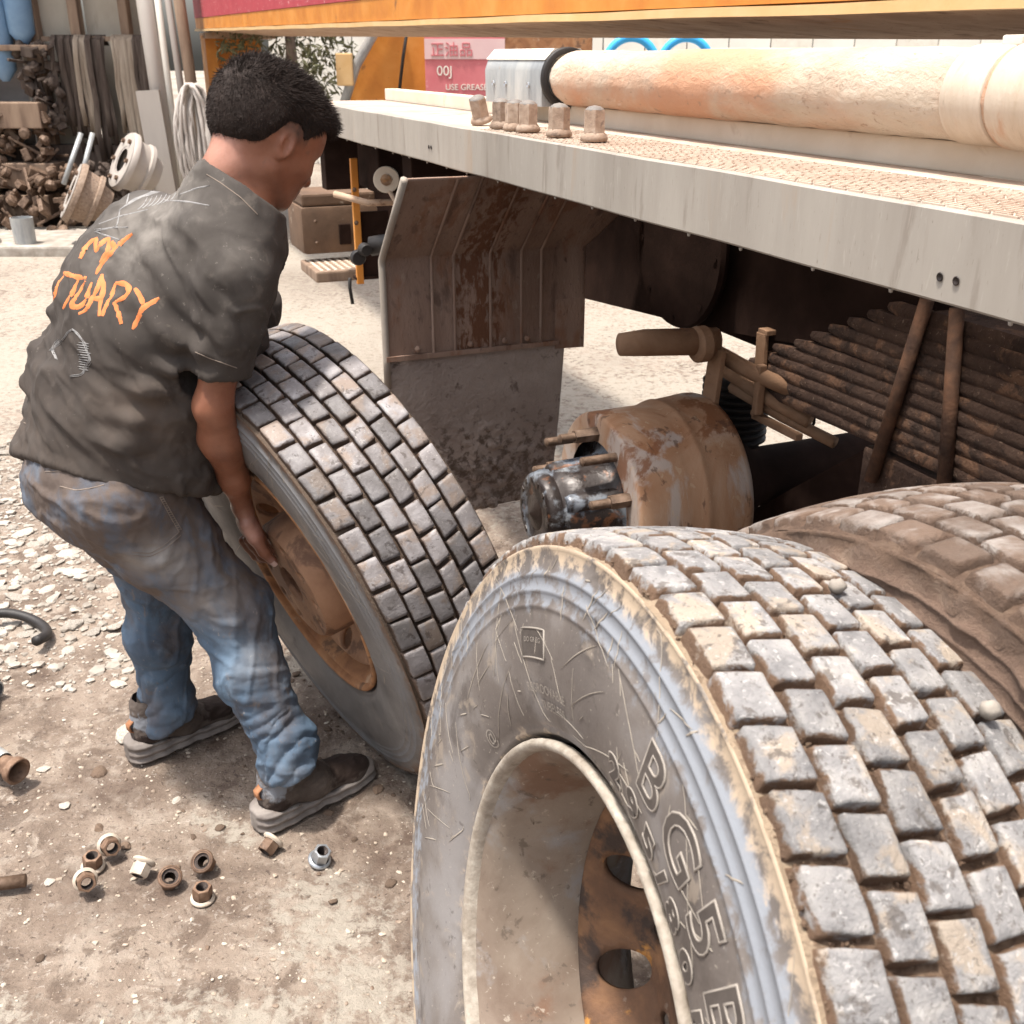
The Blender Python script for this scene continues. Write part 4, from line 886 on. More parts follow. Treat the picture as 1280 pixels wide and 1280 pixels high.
# ------------------------------------------------------------------ the man: clay shapes as distance fields, meshed by surface nets
def surface_nets(D, org, h):
    D = D.astype(np.float32); ins = D < 0
    nx, ny, nz = D.shape
    c = [ins[a:nx-1+a, b:ny-1+b, c_:nz-1+c_] for a in (0, 1) for b in (0, 1) for c_ in (0, 1)]
    s_ = c[0].astype(np.int8)
    for q in c[1:]: s_ = s_+q
    act = (s_ > 0) & (s_ < 8); idx = -np.ones(act.shape, dtype=np.int64); ijk = np.argwhere(act); idx[act] = np.arange(len(ijk))
    P = np.zeros((len(ijk), 3)); W = np.zeros(len(ijk)); i, j, k = ijk.T
    for ax in range(3):
        for o1 in (0, 1):
            for o2 in (0, 1):
                a = [0, 0, 0]; ot = [q for q in range(3) if q != ax]; a[ot[0]] = o1; a[ot[1]] = o2; b = list(a); b[ax] = 1
                da = D[i+a[0], j+a[1], k+a[2]]; db = D[i+b[0], j+b[1], k+b[2]]; m = (da < 0) != (db < 0)
                t = np.where(m, da/np.where(m, da-db, 1), 0)
                p = np.array(a, float)[None].repeat(len(ijk), 0); p[:, ax] += t
                P += p*m[:, None]; W += m
    V = (ijk+P/W[:, None])*h+np.array(org); Fs = []
    for ax in range(3):
        ot = [q for q in range(3) if q != ax]
        sl0 = [slice(1, n-1) for n in D.shape]; sl1 = list(sl0); sl0[ax] = slice(0, D.shape[ax]-1); sl1[ax] = slice(1, D.shape[ax])
        A_ = ins[tuple(sl0)]; B_ = ins[tuple(sl1)]; cr = np.argwhere(A_ != B_); sgn = A_[tuple(cr.T)]
        off = np.array([1, 1, 1]); off[ax] = 0; e = cr+off
        def cell(d1, d2):
            q = e.copy(); q[:, ot[0]] -= d1; q[:, ot[1]] -= d2; return idx[q[:, 0], q[:, 1], q[:, 2]]
        f = np.stack([cell(1, 1), cell(0, 1), cell(0, 0), cell(1, 0)], 1); flip = sgn if ax != 1 else ~sgn
        f[~flip] = f[~flip][:, ::-1]; Fs.append(f[(f >= 0).all(1)])
    return V, np.concatenate(Fs)
def nrm(v): v = np.asarray(v, float); return v/np.linalg.norm(v)
class Clay:
    def __init__(s, lo, hi, h):
        s.lo = np.array(lo, float); s.h = h; s.n = np.ceil((np.array(hi)-s.lo)/h).astype(int)+1; s.D = np.full(s.n, .2, np.float32)
    def region(s, lo, hi, pad):
        a = np.clip(np.floor((np.array(lo)-pad-s.lo)/s.h).astype(int), 0, s.n-1); b = np.clip(np.ceil((np.array(hi)+pad-s.lo)/s.h).astype(int)+1, 1, s.n)
        sl = tuple(slice(x, y) for x, y in zip(a, b)); g_ = np.meshgrid(*[np.arange(x, y)*s.h+l for x, y, l in zip(a, b, s.lo)], indexing='ij')
        return sl, np.stack([q.ravel() for q in g_], 1).astype(np.float32), g_[0].shape
    def put(s, f, lo, hi, k=.02, sub=False, pad=.05):
        sl, P, sh = s.region(lo, hi, pad+k)
        if not P.size: return s
        d = f(P).reshape(sh).astype(np.float32); D = s.D[sl]
        if sub: d = -d; h_ = np.clip(.5-.5*(D-d)/k, 0, 1) if k > 0 else 0; r = (np.maximum(D, d) if k <= 0 else D*(1-h_)+d*h_+k*h_*(1-h_))
        else: h_ = np.clip(.5+.5*(d-D)/k, 0, 1); r = d*(1-h_)+D*h_-k*h_*(1-h_)
        s.D[sl] = r; return s
    def cone(s, a, b, ra, rb, k=.02, sub=False):
        a = np.asarray(a, float); b = np.asarray(b, float); R0 = max(ra, rb)
        def f(P):
            ba = b-a; t = np.clip(((P-a)@ba)/(ba@ba), 0, 1); return np.linalg.norm(P-a-t[:, None]*ba, axis=1)-(ra+(rb-ra)*t)
        return s.put(f, np.minimum(a, b)-R0, np.maximum(a, b)+R0, k, sub)
    def chain(s, pts, rs, k=.02):
        for a, b, ra, rb in zip(pts, pts[1:], rs, rs[1:]): s.cone(a, b, ra, rb, k)
        return s
    def ell(s, c, r, ax=None, k=.02, sub=False):
        c = np.asarray(c, float); r = np.asarray(r, float); A_ = np.eye(3) if ax is None else np.array(ax, float)   # rows = axes
        def f(P):
            q = (P-c)@A_.T; k0 = np.linalg.norm(q/r, axis=1)+1e-6; k1 = np.linalg.norm(q/(r*r), axis=1)+1e-6; return k0*(k0-1)/k1
        e = max(r); return s.put(f, c-e, c+e, k, sub)
    def slab(s, a, b, ra, rb, L, k=.03, p=2.3):
        """tapered limb or trunk with an elliptical section: ra = (half width along L, half depth)"""
        a = np.asarray(a, float); b = np.asarray(b, float); ax = nrm(b-a); L = nrm(np.array(L, float)-ax*(ax@np.array(L, float))); Dp = np.cross(ax, L); ln = np.linalg.norm(b-a)
        def f(P):
            q = P-a; z = q@ax; t = np.clip(z/ln, 0, 1); w0 = ra[0]+(rb[0]-ra[0])*t; d0 = ra[1]+(rb[1]-ra[1])*t; ze = z-np.clip(z, 0, ln); e = np.minimum(w0, d0)*.8
            x = q@L; y = q@Dp; r = (np.abs(x/w0)**p+np.abs(y/d0)**p+np.abs(ze/e)**p)**(1/p)+1e-6
            return np.sqrt(x*x+y*y+ze*ze)*(1-1/r)
        R0 = max(ra+rb); return s.put(f, np.minimum(a, b)-R0, np.maximum(a, b)+R0, k)
    def mesh(s, smooth=2):
        V, F = surface_nets(s.D, s.lo, s.h)
        E_ = np.concatenate([F[:, [0, 1]], F[:, [1, 2]], F[:, [2, 3]], F[:, [3, 0]]]); E_ = np.concatenate([E_, E_[:, ::-1]]); n = len(V)
        deg = np.bincount(E_[:, 0], minlength=n)
        for _ in range(smooth):
            for lam in (.55, -.35):
                A_ = np.stack([np.bincount(E_[:, 0], V[E_[:, 1], q], minlength=n) for q in range(3)], 1)/np.maximum(deg, 1)[:, None]; V = V+(A_-V)*lam
        return V, F
def vnormals(V, F):
    n = np.cross(V[F[:, 2]]-V[F[:, 0]], V[F[:, 3]]-V[F[:, 1]]); N = np.zeros_like(V)
    for q in range(4): 
        for c in range(3): N[:, c] += np.bincount(F[:, q], n[:, c], minlength=len(V))
    return N/np.maximum(np.linalg.norm(N, axis=1), 1e-9)[:, None]
def dline(P, pts):
    d = np.full(len(P), 9.); pts = np.asarray(pts, float)
    for a, b in zip(pts, pts[1:]):
        ba = b-a; t = np.clip(((P-a)@ba)/(ba@ba+1e-12), 0, 1); d = np.minimum(d, np.linalg.norm(P-a-t[:, None]*ba, axis=1))
    return d
def fold(P, pts, h, w_):
    """a soft ridge with a valley on either side"""
    d = dline(P, pts)/w_; return h*(np.exp(-d*d)-.55*np.exp(-(d-1.7)**2*1.3))
cp_, sp_ = math.cos(PITCH), math.sin(PITCH)
def rayd(x, y): u = (x-640)/FPX; v = (640-y)/FPX; return np.array([u, cp_+sp_*v, cp_*v-sp_])
def at(x, y, Y): r = rayd(x, y); return CAM+r*(Y/r[1])

Fh = nrm([.66, .75, 0]); Rt = nrm([.75, -.66, 0]); UP = np.array([0, 0, 1.])       # facing and right-hand directions
hipR = at(172, 606, 1.86); hipL = hipR-Rt*.17; hipC = (hipR+hipL)/2
knR = at(291, 762, 1.89); knL = at(203, 728, 2.06); anR = at(366, 948, 1.81); anL = at(211, 890, 2.06)
C7 = at(272, 222, 1.87); shR = at(298, 338, 1.80); shL = shR-Rt*.345-UP*.022; elR = at(266, 508, 1.80); wrR = at(303, 633, 1.955)
chest = (C7*.35+hipC*.65); man = empty('man', 'mechanic in a faded black shirt and dirty jeans bending to grip the leaning wheel', 'person', loc=tuple((anR+anL)/2*np.array([1, 1, 0])))
MO = np.array(man.location)
def part(name, V, F, m, parent=None, smooth=True):
    o = mesh_np(name, V-MO if parent is None or parent is man else V-MO, F, m, man if parent is None else parent, smooth); return o

# head frame: forward, left, up
hp = R_(32); hf0 = nrm([.74, .67, 0]); HF = nrm(hf0*math.cos(hp)-UP*math.sin(hp)); HU = nrm(hf0*math.sin(hp)+UP*math.cos(hp)); HL = np.cross(HU, HF)
HC = at(336, 176, 1.93); HS = .865; HA = [HF, HL, HU]
def hd(x, y, z): return HC+(HF*x+HL*y+HU*z)*HS
B_ = Clay((-.98, 1.55, .50), (-.20, 2.45, 1.56), .0034)
B_.ell(hd(-.012, 0, .034), (.100, .077, .092), HA, .01)
B_.ell(hd(.030, 0, -.025), (.062, .060, .082), HA, .02)
B_.ell(hd(.045, 0, .040), (.048, .058, .050), HA, .02)
for s_ in (-1, 1):
    B_.cone(hd(.0, s_*.050, -.055), hd(.060, s_*.018, -.093), .020, .016, .02)
    B_.cone(hd(.086, s_*.010, .018), hd(.062, s_*.046, .020), .010, .010, .012)
    B_.ell(hd(.054, s_*.042, -.026), (.026, .020, .020), HA, .02)
    B_.ell(hd(.094, s_*.031, .000), (.018, .015, .012), HA, .010, True)
    B_.ell(hd(.074, s_*.030, .001), (.0125, .0125, .0115), HA, .004)
    B_.cone(hd(.104, s_*.011, -.036), hd(.092, s_*.014, -.038), .0075, .006, .006)
B_.ell(hd(.072, 0, -.094), (.018, .018, .015), HA, .018)
B_.cone(hd(.090, 0, .010), hd(.110, 0, -.030), .007, .0105, .010)
B_.cone(hd(.088, .016, -.060), hd(.096, 0, -.057), .006, .008, .006); B_.cone(hd(.088, -.016, -.060), hd(.096, 0, -.057), .006, .008, .006)
B_.cone(hd(.086, .014, -.071), hd(.093, 0, -.071), .0065, .008, .006); B_.cone(hd(.086, -.014, -.071), hd(.093, 0, -.071), .0065, .008, .006)
for s_ in (-1, 1):
    ea = nrm(HF*.86+HL*s_*.30); eu = nrm(HU-HF*.22); eu = nrm(eu-ea*(eu@ea)); en = np.cross(ea, eu)
    ec = hd(-.010, s_*.081, -.006)
    B_.ell(ec, (.0170, .0065, .031), [ea, en, eu], .004)
    B_.cone(hd(.0, s_*.066, -.012), ec, .016, .010, .008)
    B_.ell(ec+HL*s_*.007+ea*.003-eu*.002, (.0105, .006, .020), [ea, en, eu], .003, True)
neckT = hd(-.030, 0, -.035); neckB = C7+Fh*.030-UP*.030
B_.slab(neckT, neckB, (.050, .052), (.052, .050), HL, .02)
B_.cone(hd(-.052, .0, -.02), C7+UP*.0, .034, .034, .03)
for s_, sh in ((1, shR), (-1, shL)): B_.cone(neckB+Rt*s_*.03-UP*.03, sh-UP*.01, .040, .050, .03)
# trunk inside the shirt
B_.slab(at(226, 325, 1.93), at(185, 440, 1.95), (.13, .07), (.125, .080), Rt, .03); B_.slab(at(185, 440, 1.95), hipC+UP*.02, (.125, .08), (.14, .09), Rt, .05)
# right arm
B_.cone(shR, elR+(shR-elR)*.5, .046, .036, .03); B_.cone(elR+(shR-elR)*.5, elR, .036, .032, .03)
fa = nrm(wrR-elR); m1 = elR+(wrR-elR)*.28; sdv = nrm(np.cross(fa, [0, 1, 0]))
B_.cone(elR, m1, .033, .0375, .02); B_.cone(m1-sdv*.004, elR+(wrR-elR)*.70, .0365, .0275, .03); B_.slab(elR+(wrR-elR)*.66, wrR, (.0275, .026), (.0255, .0195), (.2, -.9, .2), .02)
B_.cone(elR+(wrR-elR)*.10+Rt*.008, elR+(wrR-elR)*.45+Rt*.014, .022, .020, .02)
# left arm goes behind the wheel
elL = np.array([-.56, 2.28, 1.0]); wrL = np.array([-.66, 2.31, .93])
B_.cone(shL, elL, .048, .036, .03); B_.cone(elL, wrL, .037, .026, .02); B_.ell(wrL+np.array([-.05, -.0, -.02]), (.05, .03, .02), None, .02)
for i in range(4): 
    b = wrL+np.array([-.07, -.03+.02*i, -.02]); B_.chain([b, b+np.array([-.03, -.01, -.012]), b+np.array([-.045, -.015, -.035])], [.010, .009, .007], .006)
B_.chain([wrL+np.array([-.02, -.03, -.01]), wrL+np.array([-.05, -.05, -.02]), wrL+np.array([-.07, -.06, -.03])], [.012, .010, .008], .006)
# right hand: palm turned to the wheel, the thumb laid along the disc, four fingers curled through behind it
def hp_(x, y, Y): return at(x, y, Y)
pk = hp_(319, 668, 1.985); pb = hp_(306, 645, 1.965)
B_.slab(wrR, hp_(312, 660, 1.975), (.026, .018), (.036, .017), (.35, -.75, .35), .015)
B_.slab(hp_(311, 655, 1.97), pk, (.036, .017), (.036, .016), (.35, -.75, .35), .015)
B_.chain([hp_(309, 655, 1.94), hp_(318, 672, 1.945), hp_(330, 690, 1.955), hp_(341, 702, 1.965)], [.0165, .0145, .0115, .0092], .008)       # thumb
for i, (x0, y0, dY) in enumerate(((327, 672, .0), (323, 678, .012), (317, 682, .024), (311, 684, .036))):
    L_ = (.95, 1.05, 1., .82)[i]; a = hp_(x0, y0, 1.985+dY); d1 = nrm([.35, .25, -.85]); d2 = nrm([.70, .25, -.5]); d3 = nrm([.85, .1, .1])
    b = a+d1*.034*L_; c = b+d2*.024*L_; e = c+d3*.018*L_
    B_.chain([a-d1*.02, a, b, c, e], [.0115, .0105, .0095, .0088, .0075], .005)
V, F = B_.mesh(2); N_ = vnormals(V, F)
V = V+N_*((fbm(V, 30, 3, 3)-.5)*.0012)[:, None]
bd = part('body', V, F, M['skin']); hq = (V-HC)@np.array(HA).T
pink_lit = np.exp(-(np.linalg.norm(V-hp_(314, 663, 1.94), axis=1)/.040)**2)*.95+np.exp(-(np.linalg.norm(V-hp_(341, 702, 1.955), axis=1)/.012)**2)*.5+.9*np.exp(-(np.linalg.norm(V-(C7+Rt*.03+UP*.045+Fh*.01), axis=1)/.036)**2)*.7  # pink hand, with the sunlit nape painted brighter
pink_lit += .25*np.exp(-((hq[:, 0]+.01)/.02)**2-((hq[:, 2]+.0)/.04)**2)*(np.abs(hq[:, 1]) > .074)
vattr(bd, 'pink', pink_lit); vattr(bd, 'shade', 0*pink_lit+np.exp(-((hq[:, 0]-.09)/.02)**2-((np.abs(hq[:, 1])-.031)/.02)**2-((hq[:, 2])/.013)**2)*.8)
vattr(bd, 'grime', np.exp(-(np.linalg.norm(V-wrR, axis=1)/.05)**2)*.45); vattr(bd, 'stubble', np.clip((hq[:, 2]-.0)/.02, 0, 1)*(hq[:, 0] < .03)*(np.linalg.norm(hq, axis=1) < .13)*.9)

for q_, d_ in ((at(342, 703, 1.956), at(342, 703, 1.956)-at(330, 690, 1.948)),):
    d_ = nrm(d_); s1 = nrm(np.cross(d_, [0, -1, .3])); n1 = np.cross(s1, d_); n1 = n1*(-1 if n1[1] > 0 else 1)
    g = G(); g.grid(lambda u, v: Vector(q_-MO+d_*(u-.45)*.013+s1*(v-.5)*.011+n1*(.0088-.006*(2*v-1)**2*.5-.002*u*u)), 6, 6); g.build('finger_nail', M['nail'], man, True)
# hair: a cap with a thick tousled top, shorn towards the neck and ears, then single strands
Hc = Clay(HC-.16, HC+.16, .003)
Hc.ell(hd(-.014, 0, .040), (.110, .086, .092), HA, .01); Hc.ell(hd(.056, 0, .078), (.056, .056, .036), HA, .02); Hc.ell(hd(-.055, 0, .03), (.066, .068, .085), HA, .02)
sl, P, sh = Hc.region(HC-.16, HC+.16, 0); q = (P-HC)@np.array(HA).T
x, y, z = q.T; ay = np.abs(y)
line = np.where(x > .045, .060+(.0)*x, np.where(x > -.004, .012+(x+.004)*.75, np.where(x > -.040, .030-(x+.04)*.5+.0*x, -.060-.02+np.clip(x+.04, -.2, 0)*-.9*0+0)))
line = np.interp(x, [-.14, -.10, -.075, -.045, -.028, -.016, .004, .014, .030, .046, .056, .11], [-.078, -.078, -.075, -.045, -.004, .026, .030, .010, .012, .038, .062, .068])
Hc.D[sl] = np.maximum(Hc.D[sl], (line-z).reshape(sh)*.8)
V, F = Hc.mesh(2); N_ = vnormals(V, F); hq = (V-HC)@np.array(HA).T
topf = np.clip((hq[:, 2]-.03)/.07, 0, 1); lowf = np.clip((hq[:, 2]-np.interp(hq[:, 0], [-.14, -.075, -.045, -.02, .0, .03], [-.078, -.075, -.045, .02, .03, .01]))/.05, 0, 1)
V = V+N_*((fbm(V, 38, 3, 4)-.5)*.012*topf-.0095*(1-lowf)+(fbm(V, 110, 5, 2)-.5)*.003)[:, None]
hr_ = part('hair', V, F, M['hair'])
N_ = vnormals(V, F); rs = np.random.RandomState(4); ar = np.linalg.norm(np.cross(V[F[:, 2]]-V[F[:, 0]], V[F[:, 3]]-V[F[:, 1]]), axis=1); hqf = (V[F].mean(1)-HC)@np.array(HA).T
ok = np.where((hqf[:, 0] < .2), ar, 0); fi = rs.choice(len(F), 34000, p=ok/ok.sum()); rr = rs.dirichlet((1, 1, 1, 1), 34000)
p0 = (V[F[fi]]*rr[:, :, None]).sum(1); nn = N_[F[fi, 0]]; q0 = (p0-HC)@np.array(HA).T
tf = np.clip((q0[:, 2]-.02)/.06, 0, 1); out = np.linalg.norm((q0-np.array([-.01, 0, .03]))/np.array([.1, .077, .092]), axis=1) > 1.02
clump = np.stack([fbm(p0, 60, 70+i, 2)-.5 for i in range(3)], 1)*2.4
dr_ = nn*(.35+.45*tf)[:, None]+clump*(.10+.30*tf)[:, None]+rs.normal(size=(34000, 3))*.16+HF*(.05+.55*tf)[:, None]-HU*(.95*(1-tf))[:, None]; dr_ /= np.linalg.norm(dr_, axis=1)[:, None]
ln = (.0045+.009*tf)*rs.uniform(.5, 1.3, 34000); sd_ = np.cross(dr_, rs.normal(size=(34000, 3))); sd_ /= np.linalg.norm(sd_, axis=1)[:, None]; wd = .00034
mid = p0+dr_*ln[:, None]*.55+clump*.0004; tip = p0+(dr_+clump*.06)*ln[:, None]
p0 = p0-nn*.001; k_ = out
VV = np.stack([p0-sd_*wd, p0+sd_*wd, mid+sd_*wd*.8, mid-sd_*wd*.8, tip], 1)[k_].reshape(-1, 3); n = len(VV)//5; b = np.arange(n)*5
FF = [tuple(r) for r in np.stack([b, b+1, b+2, b+3], 1).tolist()]+[tuple(r) for r in np.stack([b+3, b+2, b+4], 1).tolist()]
st_ = part('hair_strands', VV, FF, M['hair'], hr_, False); st_['kind'] = 'stuff'
# eyebrow and eyelid line on the visible side
for s_ in (-1, 1):
    g = G()
    for i in range(30):
        t = i/29; p = Vector(hd(.090-.022*t*t, s_*(.012+.036*t), .0185+.006*math.sin(t*2.6))-MO); g.tube([p, p+Vector(HL*s_*.006+HU*.002)], .0007, 4)
    g.build('eyebrow', M['hair'], man, True)

# T-shirt
T_ = Clay((-1.10, 1.50, .60), (-.28, 2.45, 1.42), .0042)
hemC = at(147, 588, 1.95)
wst = C7*.45+hipC*.55
t1, t2, t3, t4 = at(228, 332, 1.93), at(188, 405, 1.94), at(160, 500, 1.95), at(150, 598, 1.95)
T_.slab(t1, t2, (.185, .105), (.185, .135), Rt, .05, 2.3); T_.slab(t2, t3, (.185, .135), (.195, .150), Rt, .06, 2.3); T_.slab(t3, t4, (.195, .150), (.20, .150), Rt, .06, 2.3); T_.slab(t4-Fh*.014-Rt*.004, t4-UP*.08-Fh*.018-Rt*.006, (.222, .165), (.226, .165), Rt, .05, 2.3)
T_.cone(C7-UP*.055+Fh*.03, C7-UP*.10+Fh*.01, .078, .10, .05); T_.cone(C7-UP*.016+Fh*.024, C7-UP*.06+Fh*.02, .060, .070, .03)
for s_, sh in ((1, shR), (-1, shL)): T_.cone(C7+Rt*s_*.05+Fh*.01-UP*.072, sh-UP*.008, .056, .055, .05)
T_.ell(at(188, 345, 1.98), (.11, .10, .11), None, .06)
slv = shR+(elR-shR)*.74
T_.slab(shR-UP*.005, shR+(elR-shR)*.40, (.056, .056), (.058, .056), Rt, .03, 2.2); T_.slab(shR+(elR-shR)*.40, shR+(elR-shR)*.84, (.057, .055), (.047, .046), Rt, .012, 2.2)
T_.slab(shL, elL, (.060, .060), (.060, .055), Rt, .05)
T_.slab(at(285, 365, 1.92), at(308, 430, 1.97), (.05, .05), (.035, .04), Rt, .05)           # cloth hanging off the chest
# openings: neck, sleeve, hem
sl, P, sh = T_.region(T_.lo, T_.lo+T_.n*T_.h, 0); D = T_.D.ravel() if P.shape[0] == T_.D.size else None
ax_s = nrm(elR-shR+Fh*.10*0); near = np.linalg.norm(P-slv, axis=1) < .075
ds = (P-slv)@nrm(ax_s+np.array([.0, 0, -.25])); h3 = [at(278, 616, 1.82), at(16, 548, 2.06), at(120, 590, 1.80)]; hem_n = nrm(np.cross(h3[1]-h3[0], h3[2]-h3[0])); hem_n = hem_n*(-1 if hem_n[2] > 0 else 1); hem_p = h3[2]; 
d = T_.D[sl].ravel()
dn = np.where(near, ds, -1.)
inner = np.linalg.norm((P-elR)-(((P-elR)@ax_s)[:, None])*ax_s, axis=1)-.041
d = np.where(near, np.maximum(d, dn), d); d = np.where(near & (ds > -.03), np.maximum(d, -(inner+.0)), d)
hem = (P-hem_p)@hem_n-.006*np.sin(((P-hem_p)@Fh)*9+1.2)-.006*np.sin(((P-hem_p)@Rt)*17); d = np.maximum(d, np.where(near, -1, hem)); HEMN, HEMP = hem_n, hem_p; d = np.where((hem > -.03) & ~near, np.maximum(d, -(d+.011)), d)
cl = C7+Fh*.045+UP*.052; C7c = C7; cn = nrm(UP*.74+Fh*.55+Rt*.22); dc = np.minimum((P-cl)@cn+.035, 1); r_c = np.linalg.norm((P-(C7+Fh*.045))-(((P-(C7+Fh*.045))@cn)[:, None])*cn, axis=1)
d = np.where(r_c < .14, np.maximum(d, (P-(C7+Fh*.03-UP*.004))@cn+.004), d); d = np.maximum(d, np.where((P-C7)@cn > -.03, -(r_c-.060), -1))
T_.D[sl] = d.reshape(sh).astype(np.float32)
V, F = T_.mesh(3); N_ = vnormals(V, F)
tr_ = nrm(C7-hipC); a1 = nrm(Rt*.5+tr_*.85+Fh*.2); 
def aniso(P, d, f1, f2): 
    d = nrm(d); q = P@d; r = P-q[:, None]*d; return np.concatenate([r*f2+0, ], 1)+d*(q*f1)[:, None]
def ridge(P, d, f1, f2, seed): n = fbm(aniso(P, d, f1, f2), 1, seed, 3); return 1-np.abs(2*n-1)*1.0
tz = ((V-hipC)@tr_)/np.linalg.norm(C7-hipC); low = np.clip(1-tz/.75, 0, 1); rgt = np.clip(((V-hipC)@Rt)/.15, 0, 1)
fd = nrm(Rt*.75+Fh*.20-UP*.60); dsp = (ridge(V, fd, 2.2, 11, 5)-.62)*.020*low+(ridge(V, fd, 3, 22, 15)-.62)*.009*(.35+.65*low)
dsp += np.clip(ridge(V, fd, 3, 13, 25)-.80, 0, 1)*.030*(.25+.75*low)+np.clip(ridge(V, nrm(Rt*.5-UP*.9), 4, 15, 26)-.84, 0, 1)*.030
dsp += (fbm(V, 9, 31, 3)-.5)*.007+(fbm(V, 45, 32, 3)-.5)*.0018
apR = shR-UP*.13-Fh*.045; lnF = lambda *a: [at(*q) for q in a]
FOLDS = [([(225, 470, 1.76), (170, 440, 1.80), (110, 400, 1.88), (70, 390, 1.95)], .011, .013), ([(245, 520, 1.74), (190, 490, 1.76), (120, 450, 1.84), (50, 440, 1.95)], .012, .014), ([(255, 560, 1.74), (190, 540, 1.74), (110, 500, 1.82), (35, 480, 1.95)], .010, .014),
         ([(240, 400, 1.75), (215, 380, 1.76), (190, 330, 1.80), (170, 300, 1.84)], .007, .012), ([(250, 440, 1.75), (220, 430, 1.76), (175, 380, 1.80), (150, 340, 1.86)], .009, .013), ([(262, 600, 1.74), (205, 570, 1.72), (140, 545, 1.78), (60, 520, 1.92), (30, 505, 2)], .010, .015),
         ([(245, 300, 1.74), (238, 350, 1.74), (246, 400, 1.73)], -.008, .010), ([(262, 290, 1.73), (258, 340, 1.72), (262, 390, 1.72)], .006, .010), ([(300, 300, 1.70), (285, 360, 1.70), (262, 430, 1.70)], .006, .012), ([(335, 300, 1.70), (318, 370, 1.70), (285, 440, 1.70)], .007, .012),
         ([(275, 350, 1.72), (300, 372, 1.70), (330, 380, 1.70)], -.005, .008), ([(230, 330, 1.75), (200, 300, 1.80), (160, 285, 1.86)], .006, .012)]
vis = np.clip((-(N_@nrm([.1, 1, -.3])))*2.2+.2, 0, 1)
for pts, h, w_ in FOLDS: dsp += fold(V, lnF(*pts), h, w_*1.25)*vis
V = V+N_*(np.clip(dsp, -.014, .014))[:, None]
# pull the hem and cuff edges in a little so that they read as thin cloth
ts = part('t_shirt', V, F, M['shirt'])
N_ = vnormals(V, F)
shad = lambda c, r: np.exp(-(np.linalg.norm(V-c, axis=1)/r)**2)
vattr(ts, 'chalk_sheen', np.clip(shad(at(200, 245, 1.86), .10)*.55+shad(at(150, 300, 1.88), .10)*.4+shad(at(325, 400, 1.70), .05)*.6+shad(at(340, 335, 1.70), .04)*.5+shad(at(160, 505, 1.78), .05)*.45+shad(at(295, 300, 1.72), .06)*.3, 0, 1))  # chalk smears, with the lit sheen of upper back and shoulder painted in
vattr(ts, 'grime', np.clip(shad(at(170, 510, 1.78), .06)*.9+shad(at(215, 555, 1.74), .05)*.5+shad(at(70, 530, 1.9), .05)*.4, 0, 1)); vattr(ts, 'warm', low*.6)
dg = bpy.context.evaluated_depsgraph_get(); bvS = BVHTree.FromPolygons([tuple(v) for v in V], [tuple(f) for f in F.tolist()])
def on(bv, x, y, lift=.001):
    d = Vector(rayd(x, y)).normalized(); h, n, i, q = bv.ray_cast(Vector(CAM), d)
    return (None, None) if h is None else (h+n*lift-Vector(MO), n)
def stroke(g, bv, pts, wpx, lift=.0009, wob=0, taper=True):
    """a line of cloth print or thread laid on the garment: pts are picture points of the 1280 px photograph, wpx its width there"""
    P = []; pts = [np.array(p, float) for p in pts]; full = []
    for a, b in zip(pts, pts[1:]):
        n = max(2, int(np.linalg.norm(b-a)/2.5)); full += [a+(b-a)*i/n for i in range(n)]
    full.append(pts[-1])
    if len(full) > 6:
        for _ in range(3): full = [full[0]]+[(full[i-1]+full[i]*2+full[i+1])/4 for i in range(1, len(full)-1)]+[full[-1]]
    for i, p in enumerate(full):
        q, n = on(bv, p[0]+wob*math.sin(i*.9), p[1]+wob*math.cos(i*.7), lift)
        if q is not None and (not P or (q-P[-1][0]).length < .03): P.append((q, n))
    if len(P) < 2: return
    V = []; m = len(P)
    for i, (p, n) in enumerate(P):
        t = (P[min(i+1, m-1)][0]-P[max(i-1, 0)][0]).normalized(); s_ = t.cross(n).normalized(); w_ = wpx*.5*(2.0/FPX)*(1 if not taper else (.40+.65*math.sin(math.pi*min(1, (i+.6)/m))**.6+.12*math.sin(i*1.3+len(pts)*2)))
        V += [p-s_*w_-n*.001, p+n*.0004, p+s_*w_-n*.001]
    g.add(V, [(i*3+j, i*3+j+1, i*3+j+4, i*3+j+3) for i in range(m-1) for j in (0, 1)])
z3 = lambda L_: [(x/3.048, y/3.048) for x, y in L_]
